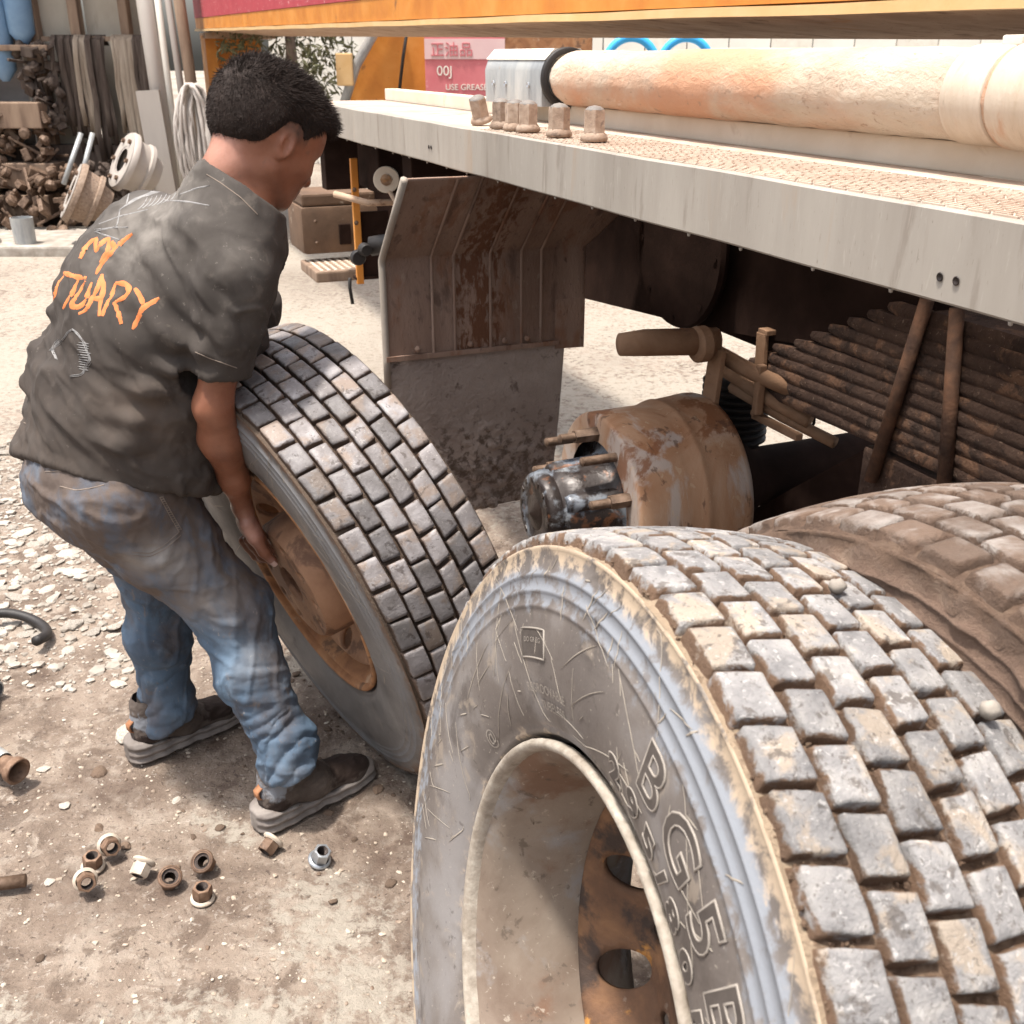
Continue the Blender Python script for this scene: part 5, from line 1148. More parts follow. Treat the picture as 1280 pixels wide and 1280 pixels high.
for name, strokes in (('letter_m', [[(305, 985), (325, 940), (352, 915), (372, 905)], [(368, 905), (362, 940), (366, 955)], [(362, 960), (390, 920), (415, 905)], [(415, 905), (412, 950), (395, 985), (380, 1000)]]),
                      ('letter_y', [[(425, 920), (435, 940), (430, 955)], [(505, 890), (460, 925), (425, 960), (390, 1000), (365, 1045)]]),
                      ('letter_c', [[(245, 1050), (220, 1080), (205, 1140), (185, 1165)]]),
                      ('letter_t', [[(243, 1038), (270, 1050), (330, 1060)], [(300, 1062), (280, 1110), (255, 1145), (240, 1175)]]),
                      ('letter_u', [[(325, 1070), (305, 1110), (275, 1150), (270, 1170), (300, 1172), (325, 1150), (340, 1100), (350, 1075)]]),
                      ('letter_a', [[(388, 1045), (375, 1090), (350, 1140), (325, 1185), (300, 1195)], [(388, 1045), (395, 1100), (380, 1160), (378, 1205)], [(345, 1135), (390, 1140)]]),
                      ('letter_r', [[(440, 1080), (425, 1130), (400, 1170), (390, 1205)], [(440, 1078), (480, 1080), (495, 1100), (480, 1130), (440, 1150)], [(435, 1150), (450, 1190), (462, 1235)]]),
                      ('letter_y', [[(515, 1098), (535, 1130), (545, 1160)], [(608, 1135), (575, 1155), (545, 1170), (530, 1205), (505, 1255)]])):
    g = G()
    for st__ in strokes: stroke(g, bvS, z3(st__), 6.6)
    if g.v: g.build(name, M['print_o'], ts, True)
g = G()
for i in range(11):     # sweeping folds of the printed figure
    o_ = i*3.1; stroke(g, bvS, [(150+o_*1.2, 262-o_*.7), (168+o_*1.3, 248-o_*.5), (188+o_*1.1, 244-o_*.35), (206+o_*1.0, 232-o_*.05+(i % 3)*2)], 1.3+.9*(i % 3 == 0))
for i in range(7): stroke(g, bvS, [(172+i*6, 262-i*1.5), (180+i*6, 256-i*1.2), (184+i*6, 247-i)], 1.6)
for p_ in ([(163, 235), (158, 255)], [(150, 262), (146, 284), (118, 287)], [(150, 300), (120, 290)], [(205, 250), (235, 252), (262, 257)], [(225, 243), (246, 235), (262, 232)], [(124, 280), (150, 270), (185, 262)], [(118, 290), (140, 284), (160, 284)], [(140, 250), (155, 242), (175, 236)]): stroke(g, bvS, p_, 2.0)
g.build('back_print', M['print_w'], ts, True)
g = G()
for i in range(16):
    o_ = random.uniform(-4, 4); p = [(70+o_, 448+o_*.5), (64+o_, 438), (76+o_*.6, 425+o_), (90+o_, 410+o_*.6), (104+o_, 428), (112+o_*.5, 448+o_), (104, 466+o_*.6), (88, 470+o_*.4), (72, 462)]
    a = random.randint(0, 5); stroke(g, bvS, p[a:a+3], 1.0, wob=.6)
for i in range(12): y = 428+i*3; stroke(g, bvS, [(98+random.uniform(-2, 2), y), (112+random.uniform(-2, 2), y+2)], 1.2)
g.build('lower_print', M['print_w'], ts, True)
g = G(); stroke(g, bvS, [(30, 528), (42, 536), (70, 560), (110, 585), (160, 600), (210, 606), (272, 603)], 1.3, taper=False); stroke(g, bvS, [(244, 440), (262, 448), (296, 460)], 1.2, taper=False)
stroke(g, bvS, [(258, 218), (275, 228), (300, 246), (322, 268)], 1.3, taper=False); g.build('hem_seam', M['thread'], ts, True)

# jeans
J_ = Clay((-1.08, 1.55, .03), (-.33, 2.30, .90), .0042)
J_.ell((hipR+hipL)/2-UP*.01-Fh*.036, (.114, .152, .115), [Fh, Rt, UP], .04)
J_.slab((hipR+hipL)/2+UP*.10-Fh*.01, (hipR+hipL)/2+UP*.0, (.150, .105), (.155, .118), Rt, .05)
for h, k_, a, s_ in ((hipR, knR, anR, 1), (hipL, knL, anL, -1)):
    th = h*.55+k_*.45-np.array([.035, .0, .0])*(1 if s_ == 1 else 0)
    J_.slab(h-Fh*.02-UP*.01, th, (.098, .106), (.076, .083), Rt, .05); J_.slab(th, k_, (.079, .085), (.062, .068), Rt, .04)
    ca = k_*.62+a*.38-Fh*.018; J_.slab(k_, ca, (.066, .072), (.054, .062), Rt, .04); J_.slab(ca, a*.9+k_*.1, (.054, .062), (.047, .052), Rt, .04); J_.slab(a*.9+k_*.1, a-UP*.015-Fh*.008, (.049, .054), (.055, .062), Rt, .03)
sl, P, sh = J_.region(J_.lo, J_.lo+J_.n*J_.h, 0); d = J_.D[sl].ravel()
for a in (anR, anL):
    nr_ = np.linalg.norm((P-a)[:, :2], axis=1) < .12; cut = (a[2]-.020+.01*np.sin(((P-a)@Rt)*25))-P[:, 2]+.30*((P-a)@Fh)*1.0
    d = np.where(nr_ & (P[:, 2] < a[2]+.1), np.maximum(d, cut), d)
d = np.maximum(d, -((P-HEMP)@HEMN+.05)); J_.D[sl] = d.reshape(sh).astype(np.float32)
V, F = J_.mesh(3); N_ = vnormals(V, F); dsp = (fbm(V, 10, 51, 3)-.5)*.012
def legc(a, k_):
    ax = nrm(k_-a); t = ((V-a)@ax)/np.linalg.norm(k_-a); rd = np.linalg.norm((V-a)-((V-a)@ax)[:, None]*ax, axis=1); return t, (rd < .12)
for a, k_, h, sd in ((anR, knR, hipR, 1), (anL, knL, hipL, 2)):
    t, m = legc(a, k_); q = V-a; ax = nrm(k_-a); z = q@ax; th = np.arctan2(q@Rt, q@Fh)
    tw_ = z*58+th*.7*sd+11*fbm(V, 9, 60+sd, 2); wv = np.abs(np.sin(tw_))**.8
    dsp += np.where(m & (t > -.15) & (t < .62), (wv-.6)*.0115*np.clip((.50-t)*2.6, 0, 1)*np.clip(2.6*fbm(V, 13, 63+sd, 3)-.75, 0, 1.2), 0)
    kk = np.exp(-((t-1.0)/.22)**2)*m; dsp += kk*(ridge(V, nrm(Rt*.8-UP*.4+Fh*.2), 4, 22, 71+sd)-.6)*.012
dsp += (ridge(V, nrm(Fh*.9-UP*.35), 3, 15, 81)-.62)*.007*np.clip((V[:, 2]-.5)/.2, 0, 1)
JF = [([(180, 740, 1.75), (250, 770, 1.75), (330, 820, 1.78)], -.006, .012), ([(205, 700, 1.72), (260, 735, 1.74), (330, 760, 1.75)], .008, .013), ([(240, 655, 1.70), (285, 700, 1.72), (330, 745, 1.74)], .007, .012), ([(230, 780, 1.8), (280, 790, 1.76), (345, 795, 1.78)], .007, .010),
      ([(100, 620, 1.84), (150, 640, 1.80), (190, 690, 1.78)], -.006, .014), ([(60, 640, 1.92), (110, 690, 1.88), (160, 730, 1.84)], .007, .014), ([(320, 700, 1.72), (338, 735, 1.74), (346, 775, 1.76)], .006, .008), ([(300, 640, 1.70), (316, 690, 1.72), (325, 730, 1.73)], .005, .01)]
for pts, h, w_ in JF: dsp += fold(V, lnF(*pts), h, w_)
for hh_, sd in ((hipR, 1), (hipL, 2)):
    fdv = nrm(Rt*.6*sd-UP*.55+Fh*.3); dsp += (ridge(V, nrm(Rt*.55-UP*.25+Fh*.75), 3.2, 13, 90+sd)-.62)*.007*np.clip((V[:, 2]-.36)/.2, 0, 1)*np.clip((.8-V[:, 2])/.15, 0, 1)
dsp += (ridge(V, nrm(Rt*.3+Fh-UP*.2), 12, 70, 97)-.62)*.0025
dsp += np.clip(ridge(V, nrm(Rt*.55+Fh*.7-UP*.3), 4, 14, 125)-.78, 0, 1)*.022+np.clip(ridge(V, nrm(Rt*.2-Fh*.3-UP*.9), 4, 14, 126)-.84, 0, 1)*.018
dsp = dsp*np.clip(-((V-HEMP)@HEMN)*-12+.4, .25, 1)
V = V+N_*np.clip(dsp, -.018, .018)[:, None]; jn = part('jeans', V, F, M['denim'])
S_ = lambda x, y, Y, r: np.exp(-(np.linalg.norm(V-at(x, y, Y), axis=1)/r)**2)
zz_ = V[:, 2]; vattr(jn, 'dirt', np.clip(1.15*np.clip((zz_-.44)/.14, 0, 1)*(.45+1.1*np.clip(fbm(V, 7, 133, 4)-.28, 0, 1)*1.6)*(1-.75*np.exp(-(np.linalg.norm(V-at(232, 640, 1.76), axis=1)/.05)**2))+.35*np.clip(fbm(V, 11, 134, 3)-.45, 0, 1)*4+.6*(S_(150, 700, 1.84, .10)+S_(100, 650, 1.88, .13)+S_(270, 690, 1.74, .08)+S_(330, 730, 1.77, .05)+.7*S_(210, 640, 1.76, .08)+.6*S_(350, 900, 1.78, .05)+.5*S_(180, 800, 2.03, .06)+.9*S_(60, 590, 1.95, .08)+.8*S_(330, 780, 1.80, .05)+.5*S_(365, 860, 1.80, .045)), 0, 1))
vattr(jn, 'pale', np.clip(.8*S_(225, 715, 1.76, .045)+.7*S_(180, 690, 1.78, .04)+.8*S_(340, 800, 1.80, .02)+.35*S_(260, 760, 1.80, .06)+.35*S_(310, 830, 1.80, .04), 0, 1)); vattr(jn, 'tan', np.clip(1.1*S_(272, 690, 1.72, .022)+.6*S_(300, 745, 1.74, .02)+.6*S_(268, 660, 1.72, .018), 0, 1))
vattr(jn, 'deep', np.clip(.9*S_(35, 570, 1.98, .07)+.7*S_(90, 612, 1.9, .035)+.6*S_(245, 850, 2.03, .05), 0, 1))
bvJ = BVHTree.FromPolygons([tuple(v) for v in V], [tuple(f) for f in F.tolist()])
g = G(); stroke(g, bvJ, [(75, 608), (95, 613), (115, 610), (130, 606)], 1.6, taper=False); g.build('pocket_hem', M['thread'], jn, True)
g = G()
for p in ([(200, 622), (214, 648), (224, 665)], [(204, 622), (218, 647), (227, 662)], [(224, 665), (205, 682), (188, 692), (165, 690)], [(226, 669), (207, 686), (188, 696), (163, 694)], [(56, 590), (92, 588)]): stroke(g, bvJ, p, 1.1, taper=False)
for i in range(16): x = 200+i*1.5; y = 622+i*2.7; stroke(g, bvJ, [(x-1, y), (x+4, y-1)], 1.4, taper=False)
g.build('pocket_seam', M['thread'], jn, True)

# shoes
def shoe(heel, toe, tw, lab):
    heel = np.array(heel, float); toe = np.array(toe, float); f = nrm(toe-heel); L = np.array([-f[1], f[0], 0]); ln = np.linalg.norm(toe-heel); s_ = ln/.29
    def p(x, y, z): return heel+f*x*s_+L*y*s_+UP*z*s_
    c = Clay(np.minimum(heel, toe)-.09-UP*.0, np.maximum(heel, toe)+np.array([.09, .09, .15]), .0026)
    c.slab(p(.050, 0, .070), p(.13, 0, .060), (.036, .042), (.040, .034), L, .02); c.slab(p(.13, 0, .055), p(.225, tw, .036), (.041, .034), (.042, .022), L, .03); c.ell(p(.235, tw, .030), (.050, .042, .026), [f, L, UP], .02)
    c.cone(p(.045, 0, .06), p(.055, 0, .125), .034, .040, .02); c.cone(p(.100, 0, .075), p(.085, 0, .118), .030, .032, .02)
    c.cone(p(.062, 0, .10), p(.066, 0, .16), .031, .031, .004, True)
    sl, P, sh = c.region(c.lo, c.lo+c.n*c.h, 0); c.D[sl] = np.maximum(c.D[sl].ravel(), .016-P[:, 2]).reshape(sh)
    V, F = c.mesh(2); N_ = vnormals(V, F); V = V+N_*((ridge(V, f+UP*.3, 6, 70, 91)-.6)*.004+(fbm(V, 60, 92, 2)-.5)*.003)[:, None]
    r = bpy.data.objects.new('shoe', None); link(r, man); r['label'] = lab
    q = (V-heel)@np.stack([f, L, UP], 1)/s_
    u = part('upper', V, F, M['shoe'], r); vattr(u, 'dark', np.clip((q[:, 0]-.15)/.05, 0, 1)*np.clip((q[:, 2]-.035)/.01, 0, 1)+np.exp(-((q[:, 0]-.03)/.03)**2-((q[:, 2]-.055)/.02)**2)); vattr(u, 'blue', np.exp(-((q[:, 0]-.028)/.028)**2-((q[:, 2]-.100)/.022)**2))  # toe painted darker for the shadow of the leaning body
    c = Clay(np.minimum(heel, toe)-.09-UP*.02, np.maximum(heel, toe)+np.array([.09, .09, .08]), .0026)
    def f2(P):
        q = (P-heel)@np.stack([f, L, UP], 1)/s_; x, y, z = q.T; yy = y-tw*np.clip((x-.13)/.1, 0, 1)
        w_ = np.interp(x, [-.012, .0, .03, .09, .14, .20, .25, .285, .30], [.012, .030, .041, .040, .038, .047, .045, .030, .010])
        top = np.interp(x, [-.01, .02, .06, .10, .16, .24, .30], [.048, .052, .042, .034, .032, .030, .032])+.0035*np.sin(x*95+1)
        wav = .0035*np.sin(z*330)+.0018*np.sin(x*120)
        dx = np.maximum(-.010-x, x-.298); return np.maximum(np.maximum((np.abs(yy)-w_-wav)*.8, dx), np.maximum(z-top, .002-z))*s_
    c.put(f2, np.minimum(heel, toe)-.07, np.maximum(heel, toe)+.07, .001); V, F = c.mesh(3)
    part('sole', V, F, M['sole'], r)
    g = G(); b = [p(.018, 0, .070), p(.002, 0, .078), p(.001, 0, .094), p(.016, 0, .104)]
    V = []
    for q in b: V += [Vector(q-L*.009-MO), Vector(q+L*.009-MO)]
    V += [v+Vector(f*.004) for v in V]; g.add(V, [(0, 1, 3, 2), (2, 3, 5, 4), (4, 5, 7, 6), (8, 10, 11, 9), (10, 12, 13, 11), (12, 14, 15, 13), (0, 2, 10, 8), (2, 4, 12, 10), (4, 6, 14, 12), (1, 9, 11, 3), (3, 11, 13, 5), (5, 13, 15, 7)]).build('heel_tab', M['tab'], r, True)
    for k_ in range(3):
        g = G(); x = .115+.022*k_; g.tube([Vector(p(x, -.028, .066-.006*k_)-MO), Vector(p(x+.006, 0, .092-.010*k_)-MO), Vector(p(x+.004, .028, .066-.006*k_)-MO)], .0024, 6); g.build('lace', M['black'], r, True)
    c = Clay(p(.06, 0, .10)-.07, p(.06, 0, .10)+.09, .004); c.cone(p(.064, 0, .07), p(.068, 0, .135), .031, .031, .01); V, F = c.mesh(1); part('sock', V, F, M['black'], r)
shoe((-.535, 1.768, .004), (-.325, 1.965, .004), .004, 'nearer shoe beside the brown nut'); shoe((-.882, 2.005, .004), (-.668, 2.20, .004), .004, 'farther shoe behind the man')
# ------------------------------------------------------------------ odds and ends at the left edge
g = G(); h = []
for i in range(26):
    t = i/25; a = 2.6-t*2.9; h.append((-1.43+.135*math.cos(a), 2.52+.12*math.sin(a), .03+.012*math.sin(t*7)))
o = G().tube(h, .014, 14).build('rubber_hose', M['black'], None, True); tag(o, 'curled black rubber hose entering at the left edge of the yard', 'hose')
o = G().tube([(-1.55, 2.36, .03), (-1.42, 2.30, .035), (-1.33, 2.26, .03), (-1.30, 2.18, .03), (-1.34, 2.10, .03)], .022, 14).build('rubber_hose', M['black'], None, True); tag(o, 'thick black hose end between the curled hose and the impact wrench', 'hose')
G().lathe([(0, .023), (0, .027), (.03, .027), (.03, .023)], (-1.335, 2.265, .03), (.75, -.35, 0), 20).build('hose_clamp', M['galv'], o, True)
r = empty('air_wrench', 'grimy grey impact wrench with round chuck lying at the left edge', 'tool', loc=(-1.14, 1.93, .05), rot=(R_(0), 0, R_(28)))
g = G(); g.lathe([(-.18, 0), (-.18, .034), (-.10, .036), (-.06, .036), (-.05, .028), (-.01, .026), (0, .024)], (0, 0, 0), (.55, -.85, -.10), 28); g.build('housing', M['galv'], r, True)
g = G(); g.lathe([(0, .020), (.03, .024), (.034, .030), (.05, .031), (.053, .028), (.05, .024), (.02, .018)], (0, 0, 0), (.55, -.85, -.10), 28); g.build('socket', M['nut_rust'], r, True)
g = G(); g.tube([(-.06, .10, 0), (-.09, .2, .0), (-.10, .34, -.01)], .030, 16); g.build('grip', M['black'], r, True)
g = G(); g.tube([(-.10, .34, -.01), (-.14, .44, -.01), (-.20, .56, .0)], .020, 12); g.build('hose_coupling', M['galv'], r, True)
o = G().tube([(-1.30, 1.53, .018), (-1.1, 1.572, .018), (-.955, 1.60, .018)], .013, 14).build('steel_bar', M['bolt'], None, True); tag(o, 'short rusty round bar lying on the dirt at the lower left edge', 'bar')

# ------------------------------------------------------------------ background workshop (left) and yard behind
WX0, WX1, WY = -9.5, -3.35, 10.6
ws = empty('workshop_shed', 'open fronted workshop shed of cream panels and brown timber posts at the back left', 'shed', loc=(0, 0, 0))
x = WX0; i = 0
while x < WX1:
    wd = .62; G().box((x+wd/2, WY+.02*(i % 2), 1.6), (wd-.02, .03, 3.2)).build('wall_panel', M['panel' if x > -4.9 else 'greywall'], ws); x += wd; i += 1
for x, wd in ((-4.95, .16), (-4.36, .14), (-3.95, .09), (-3.50, .08)): G().box((x, WY-.12, 1.6), (wd, .12, 3.2), b=.01).build('timber_post', M['wood'], ws)
for z, xa, xb in ((1.02, -7, -4.25), (.50, -7, -4.2), (1.58, -7, -4.15), (.22, -7, -4.3)):
    G().box(((xa+xb)/2, WY-.35, z), (xb-xa, .05 if z > 1.5 else .35, .05 if z > 1.5 else .22), b=.01).build('shelf_board', M['wood'], ws)
G().box((-3.7, WY-.2, 1.655), (1.1, .04, .04)).build('hanging_rail', M['wood'], ws)
G().box((-3.9, WY-.15, .38), (1.6, .2, .74)).build('bench_back', M['rag'], ws)
G().box((-5, WY+.6, 3.25), (9, 2.4, .06)).build('roof', M['greywall'], ws)
# blue drums / tarps hanging at the top left
for x, z, zz in ((-4.95, 1.9, .9), (-4.62, 1.75, .9), (-4.40, 2.05, .7)):
    G().lathe([(0, .03), (.1, .11), (zz, .13), (zz+.1, .10)], (x, WY-.25, z-.45), (0, 0, 1), 20).build('blue_sheet', M['bluetarp'], ws, True)
# hanging straps and rags
lab = ['wide dark strap bundle hanging first on the workshop rail', 'black knotted strap hanging second on the rail', 'brown folded strap bundle with a long tail', 'thick black belt bundle in the middle of the rail', 'long black strap reaching lowest towards the rims', 'grey tattered strap beside the long black ones', 'tan rag hanging near the metal poles', 'short brown cloth at the end of the rail']
for i, (x, wd, L_, mt_) in enumerate(((-4.08, .12, .80, 'rag'), (-3.98, .10, .95, 'rag'), (-3.88, .12, .90, 'rag2'), (-3.76, .14, 1.05, 'rag'), (-3.36, .12, 1.30, 'rag'), (-3.56, .09, .9, 'rag2'), (-3.46, .14, 1.15, 'rag2'), (-3.36, .12, .7, 'rag'))):
    g = G()
    for q in range(5):
        xx = x+(q-2)*wd/5; l2 = L_*random.uniform(.75, 1.05); y = WY-.20-random.uniform(0, .06)
        pts = [(xx, y+.08, 1.60), (xx, y+.02, 1.69), (xx, y-.04, 1.64)]+[(xx+random.uniform(-.02, .02), y-.05, 1.64-l2*t) for t in (.25, .5, .75, 1)]
        pts += [(xx+.02, y-.01, 1.64-l2*.98)]; V = []
        for p in pts: V += [(p[0]-wd*.19, p[1], p[2]), (p[0], p[1]-.012, p[2]), (p[0]+wd*.19, p[1], p[2])]
        g.add(V, [(a*3+b, a*3+b+1, a*3+b+4, a*3+b+3) for a in range(len(pts)-1) for b in (0, 1)])
    o = g.build('hanging_strap', M[mt_], None, True); tag(o, lab[i], 'strap', 'straps and rags hung on the workshop rail')
# leaning pipes and boards
for i, (xb, xt, zt, r_, mt_, lb) in enumerate(((-3.06, -3.22, 3.2, .075, 'steelpipe', 'thick grey steel pipe leaning on the workshop corner, leftmost of the tall pipes'), (-3.00, -3.08, 3.2, .030, 'pale', 'slim white pipe leaning between the thick grey pipe and the post'),
                                              (-2.86, -3.02, 3.2, .030, 'steelpipe', 'thin grey pipe leaning rightmost at the workshop corner'), (-2.76, -2.93, 3.2, .05, 'wood', 'brown timber pole leaning beside the thin grey pipe'))):
    o = G().tube([(xb, 9.9, .0), ((xb+xt)/2, 10.0, zt/2), (xt, 10.1, zt)], r_, 16).build('leaning_pole', M[mt_], None, True); tag(o, lb, 'pole', 'long poles leaning at the workshop corner')
o = G().box((-3.13, 9.8, .62), (.20, .05, 1.24), Matrix.Rotation(-.05, 4, 'Y')).build('grey_board', M['steelpipe'], None); tag(o, 'short grey sheet board standing against the tall pipes', 'board')
# loose wheel rims
def loose_rim(x, y, z, rot, lb, cover):
    r = empty('wheel_hub', lb, 'hub', loc=(x, y, z), rot=rot, group='dirty wheel hubs piled by the workshop')
    G().lathe([(0, .10), (0, .235), (.02, .25), (.05, .25), (.06, .215), (.12, .205), (.16, .20), (.17, .22), (.20, .22), (.21, .16), (.30, .13), (.30, .05)], (0, 0, 0), (0, 0, 1), 32).build('hub_body', M['nut_dusty' if cover else 'steelpipe'], r, angle=40)
    G().lathe([(-.004, .12), (-.008, .15), (-.008, .20), (-.004, .235)], (0, 0, 0), (0, 0, 1), 32).build('hub_face', M['steelpipe'], r, True)
    for q in range(6):
        a = q*math.pi/3; G().lathe([(0, 0), (.02, .018), (.0, .02)], (.18*math.cos(a), .18*math.sin(a), -.012), (0, 0, -1), 8).build('bolt', M['bolt'], r)
def aim(d): return tuple(Vector(d).to_track_quat('Z', 'Y').to_euler())
loose_rim(-3.60, 8.9, .50, aim((.80, .35, -.48)), 'dirty wheel hub tipped on its side, the lower one of the pair', 1)
loose_rim(-3.24, 9.15, .72, aim((.72, .5, -.48)), 'pale dusty wheel hub leaning, the upper one of the pair by the pipes', 0)
o = G().lathe([(0, 0), (0, .085), (.21, .09), (.21, .083), (.02, .07)], (-4.05, 8.9, .08), (0, 0, 1), 24).build('tin_can', M['galv'], None, angle=40); tag(o, 'small battered pale tin standing on the shed floor', 'tin')
for i, (x0, x1, lb) in enumerate(((-3.72, -3.86, 'long bright bar leaning towards the left below the straps'), (-3.62, -3.72, 'steel bar leaning next to the bright one'))):
    o = G().tube([(x0, 9.6, .90), (x1, 9.4, .50)], .022, 10).build('steel_bar', M['galv'], None, True); tag(o, lb, 'bar')
def junk(name, lb, cat, n, cx, cy, cz, dx, dy, dz, ms, seed):
    rs = random.Random(seed); g = G()
    for _ in range(n):
        c = (cx+rs.uniform(-dx, dx), cy+rs.uniform(-dy, dy), cz+rs.uniform(0, dz)); k = rs.random(); dd = (rs.uniform(.15, .4), .025, .025) if k < .35 else (rs.uniform(.04, .16), rs.uniform(.04, .12), rs.uniform(.02, .09))
        if k < .75: g.box(c, dd, Matrix.Rotation(rs.uniform(-1.4, 1.4), 4, 'Y') @ rotz(rs.uniform(0, 3)), .006)
        else: g.lathe([(0, 0), (0, .03), (.02, .05), (.06, .05), (.07, .03), (.07, 0)], c, (rs.uniform(-1, 1), rs.uniform(-1, .2), rs.uniform(-1, 1)), 12)
    o = g.build(name, ms, None); tag(o, lb, cat); o['kind'] = 'stuff'
junk('scrap_heap', 'heap of rusty scrap under the workshop bench', 'scrap', 130, -4.4, 9.9, .03, .55, .25, .55, M['bolt'], 3)
junk('scrap_heap', 'brown scrap below the hanging straps', 'scrap', 80, -3.5, 9.9, .05, .35, .2, .55, M['rag'], 5)
junk('tool_clutter', 'dark tools and parts crowded on the workshop shelves', 'tools', 120, -4.75, 10.2, .62, .55, .1, .42, M['bolt'], 11)
junk('tool_clutter', 'dark bits hung between the shelf and the straps', 'tools', 70, -4.3, 10.3, .9, .16, .05, .7, M['rag'], 12)
junk('scrap_heap', 'pale rags and offcuts on the workshop step', 'scrap', 16, -4.5, 8.95, .10, .5, .12, .06, M['stone'], 7)
o = G().box((-6.1, 9.3, .03), (6, 1.1, .10), b=.02).build('concrete_step', M['stone'], None); o['kind'] = 'structure'
# coil of pale hoses next to the orange post
hr = empty('hose_bundle', 'tangle of pale hoses hanging beside the orange post', 'hose', loc=(-2.63, 9.3, 1.25))
for q in range(16):
    pts = []; w0 = random.uniform(.05, .15); L_ = random.uniform(.6, 1.3); c = random.uniform(-.05, .05)
    for i in range(17):
        a = math.pi*2*i/16; pts.append((c+w0*math.sin(a), random.uniform(-.05, .05), -L_/2+L_/2*math.cos(a)*1.0+.05))
    G().tube(pts, .014, 8).build('hose_loop', M['hose'], hr, True)
# yard walls and things seen between deck and body
yw = empty('pale_yard_wall', 'sunlit pale sheet metal wall closing the far side of the yard', 'wall', loc=(0, 0, 0))
for i in range(34):
    G().box((-3.3+i*.62, 17, 1.9), (.60, .04, 3.8)).build('sheet', M['pale' if i % 3 else 'white'], yw)
o = G().box((-3.0, 12.5, 2.4), (.10, .05, 1.4)).build('blue_strip', M['bluetarp'], None); tag(o, 'thin blue sheet hanging beyond the poles', 'sheet')
sg = empty('oil_sign', 'faded pink oil advertisement board with white Chinese writing beyond the truck deck', 'sign', loc=(-.45, 8.0, 0))
G().box((.12, 0, 1.39), (.56, .03, .62), b=.004).build('board', M['pinksign'], sg)
G().box((.12, -.018, 1.555), (.56, .006, .13)).build('pale_band', M['pinkpale'], sg)
def flat_text(body, x, y, z, size, mat_, parent, ext=.003, name='writing', sx=1):
    cu = bpy.data.curves.new('t', 'FONT'); cu.body = body; cu.size = size; cu.extrude = ext; cu.align_x = 'LEFT'
    o = bpy.data.objects.new('t', cu); COL.objects.link(o); dg = bpy.context.evaluated_depsgraph_get(); dg.update()
    me = bpy.data.meshes.new_from_object(o.evaluated_get(dg)); bpy.data.objects.remove(o); me.materials.clear(); me.materials.append(mat_)
    oo = bpy.data.objects.new(name, me); link(oo, parent); oo.location = (x, y, z); oo.rotation_euler = (math.pi/2, 0, 0); oo.scale = (sx, 1, 1); return oo
flat_text('正油品', -.12, -.024, 1.515, .10, M['pinksign'], sg)
flat_text('00J', -.08, -.018, 1.385, .09, M['pale'], sg)
flat_text('USE GREASE', -.02, -.018, 1.29, .055, M['pale'], sg)
G().box((-.13, .02, .6), (.04, .04, 1.2)).build('leg', M['steelpipe'], sg); G().box((.37, .02, .6), (.04, .04, 1.2)).build('leg', M['steelpipe'], sg)
ex = empty('digger', 'orange excavator arm with hydraulic hoses parked beyond the truck deck', 'digger', loc=(-.86, 8.4, 0))
V = [(-.38, 0, 1.25), (-.16, 0, 1.62), (-.02, 0, 1.86), (.22, 0, 1.86), (.22, 0, 1.0), (-.15, 0, 1.0)]; V2 = [(x, y+.35, z) for x, y, z in V]
G().add(V+V2, [tuple(range(6)), tuple(range(11, 5, -1))]+[(j, 6+j, 6+(j+1) % 6, (j+1) % 6) for j in range(6)]).build('arm', M['orange'], ex)
G().tube([(-.42, -.06, 1.10), (-.28, -.06, 1.45), (-.08, -.06, 1.75), (.0, -.06, 1.9)], .035, 12).build('ram', M['galv'], ex, True)
G().box((-.36, -.10, 1.42), (.12, .06, .22), b=.01).build('yellow_plate', M['yellow'], ex)
G().tube([(.02, -.10, 1.2), (.07, -.12, 1.5), (.13, -.1, 1.8)], .012, 8).build('hose', M['black'], ex, True)
G().tube([(.30, -.05, 1.0), (.30, -.05, 1.62)], .035, 12).build('cylinder', M['orange'], ex, True)
G().tube([(.40, -.05, 1.0), (.37, -.05, 1.9)], .03, 12).build('cylinder', M['black'], ex, True)
G().tube([(.42, -.1, 1.8), (.40, -.12, 1.5), (.47, -.12, 1.36), (.36, -.12, 1.34), (.44, -.12, 1.25)], .008, 8).build('hose', M['hose'], ex, True)
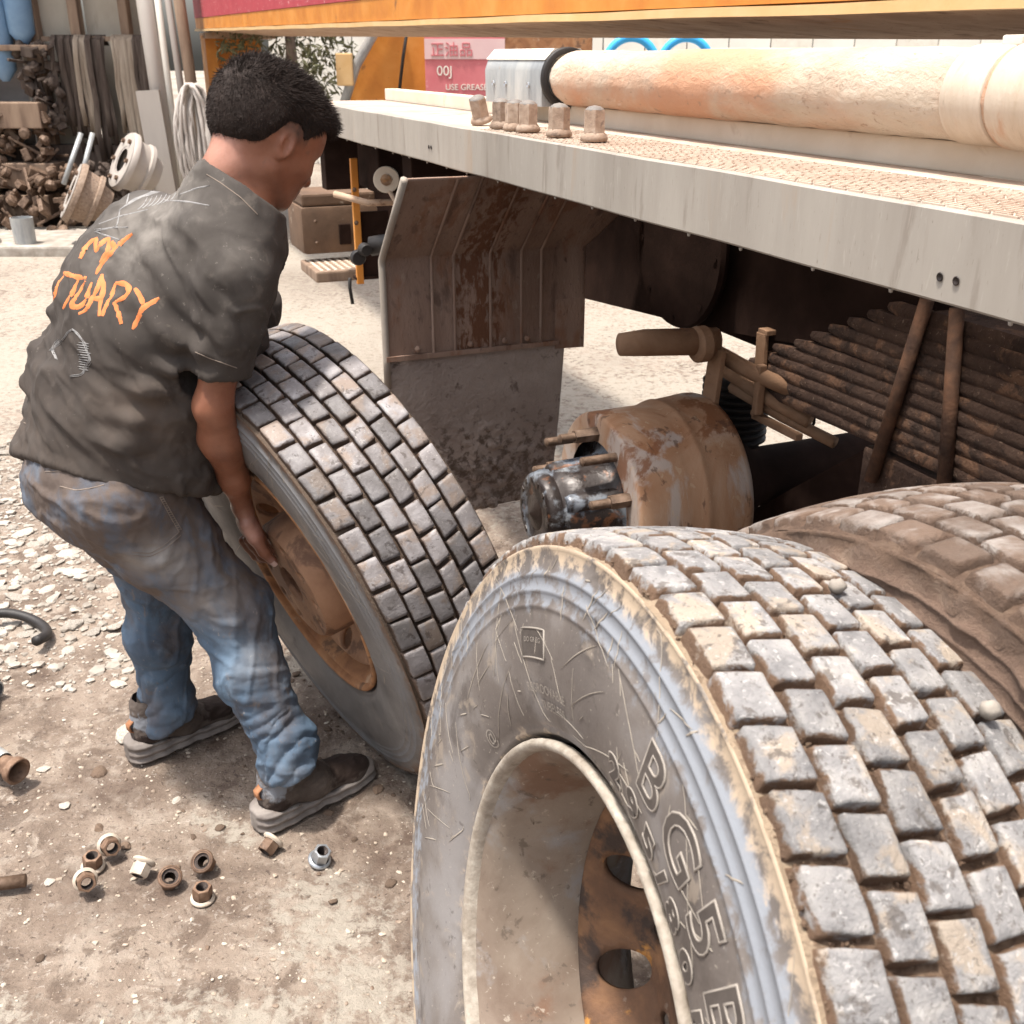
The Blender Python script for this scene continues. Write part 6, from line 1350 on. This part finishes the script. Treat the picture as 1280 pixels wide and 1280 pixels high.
G().box((.2, .2, .5), (.9, .5, 1.0), b=.03).build('base', M['chassis'], ex)
# blue rimmed rings on a pale tank
tk = empty('pale_tank', 'white tank with bright blue rings standing beyond the pipe', 'tank', loc=(1.05, 7.2, 0))
for q, (x, y) in enumerate(((-.30, 0), (.06, .1))):
    V = []
    pts = [(x+.165*math.cos(a), y, 1.44+.175*math.sin(a)) for a in [2*math.pi*i/32 for i in range(33)]]
    G().tube(pts, .026, 12).build('blue_ring', M['bluering'], tk, True)
G().lathe([(0, 0), (0, .26), (1.1, .30), (1.1, 0)], (-.35, .5, 1.2), (1, 0, 0), 28).build('tank_body', M['pale'], tk, True)
G().box((.3, .5, .5), (1.2, .5, 1.0)).build('tank_base', M['pale'], tk)
o = G().box((2.6, 8.0, 1.38), (2.4, .5, .36), b=.03).build('stacked_timber', M['panel'], None); tag(o, 'pale stack of boards lying beyond the pipe at the right', 'timber')
o = G().box((.15, 9.0, 1.3), (.95, .2, .9), b=.01).build('cream_crate', M['rim_mid'], None); tag(o, 'tan crate beyond the galvanised box', 'crate')
# scrubby tree behind the man's head
tr = empty('scrub_tree', 'dry grey green bushy tree seen between the orange post and the digger arm', 'tree', loc=(-1.95, 10.0, 0))
G().tube([(0, 0, 0), (.03, 0, 1.0), (0, .05, 2.2)], .06, 10, rs=[.08, .06, .03]).build('trunk', M['bark'], tr, True)
V = []; F = []
for q in range(5200):
    a = random.uniform(0, 6.3); e = random.uniform(-.5, 1.2); rr = random.random()**.5
    c = np.array([.62*rr*math.cos(a), .5*rr*math.sin(a), 1.85+.95*random.uniform(-1, 1)])
    if fbm(c[None], 3.5, 61, 2)[0] < .44: continue
    t = np.random.normal(size=3); t /= np.linalg.norm(t); s_ = np.cross(t, np.random.normal(size=3)); s_ /= np.linalg.norm(s_); L_ = random.uniform(.02, .06)
    n0 = len(V); V += [c-t*L_, c+s_*L_*.28, c+t*L_, c-s_*L_*.28]; F.append((n0, n0+1, n0+2, n0+3))
mesh_np('crown', np.array(V), F, M['leaf'], tr, False)
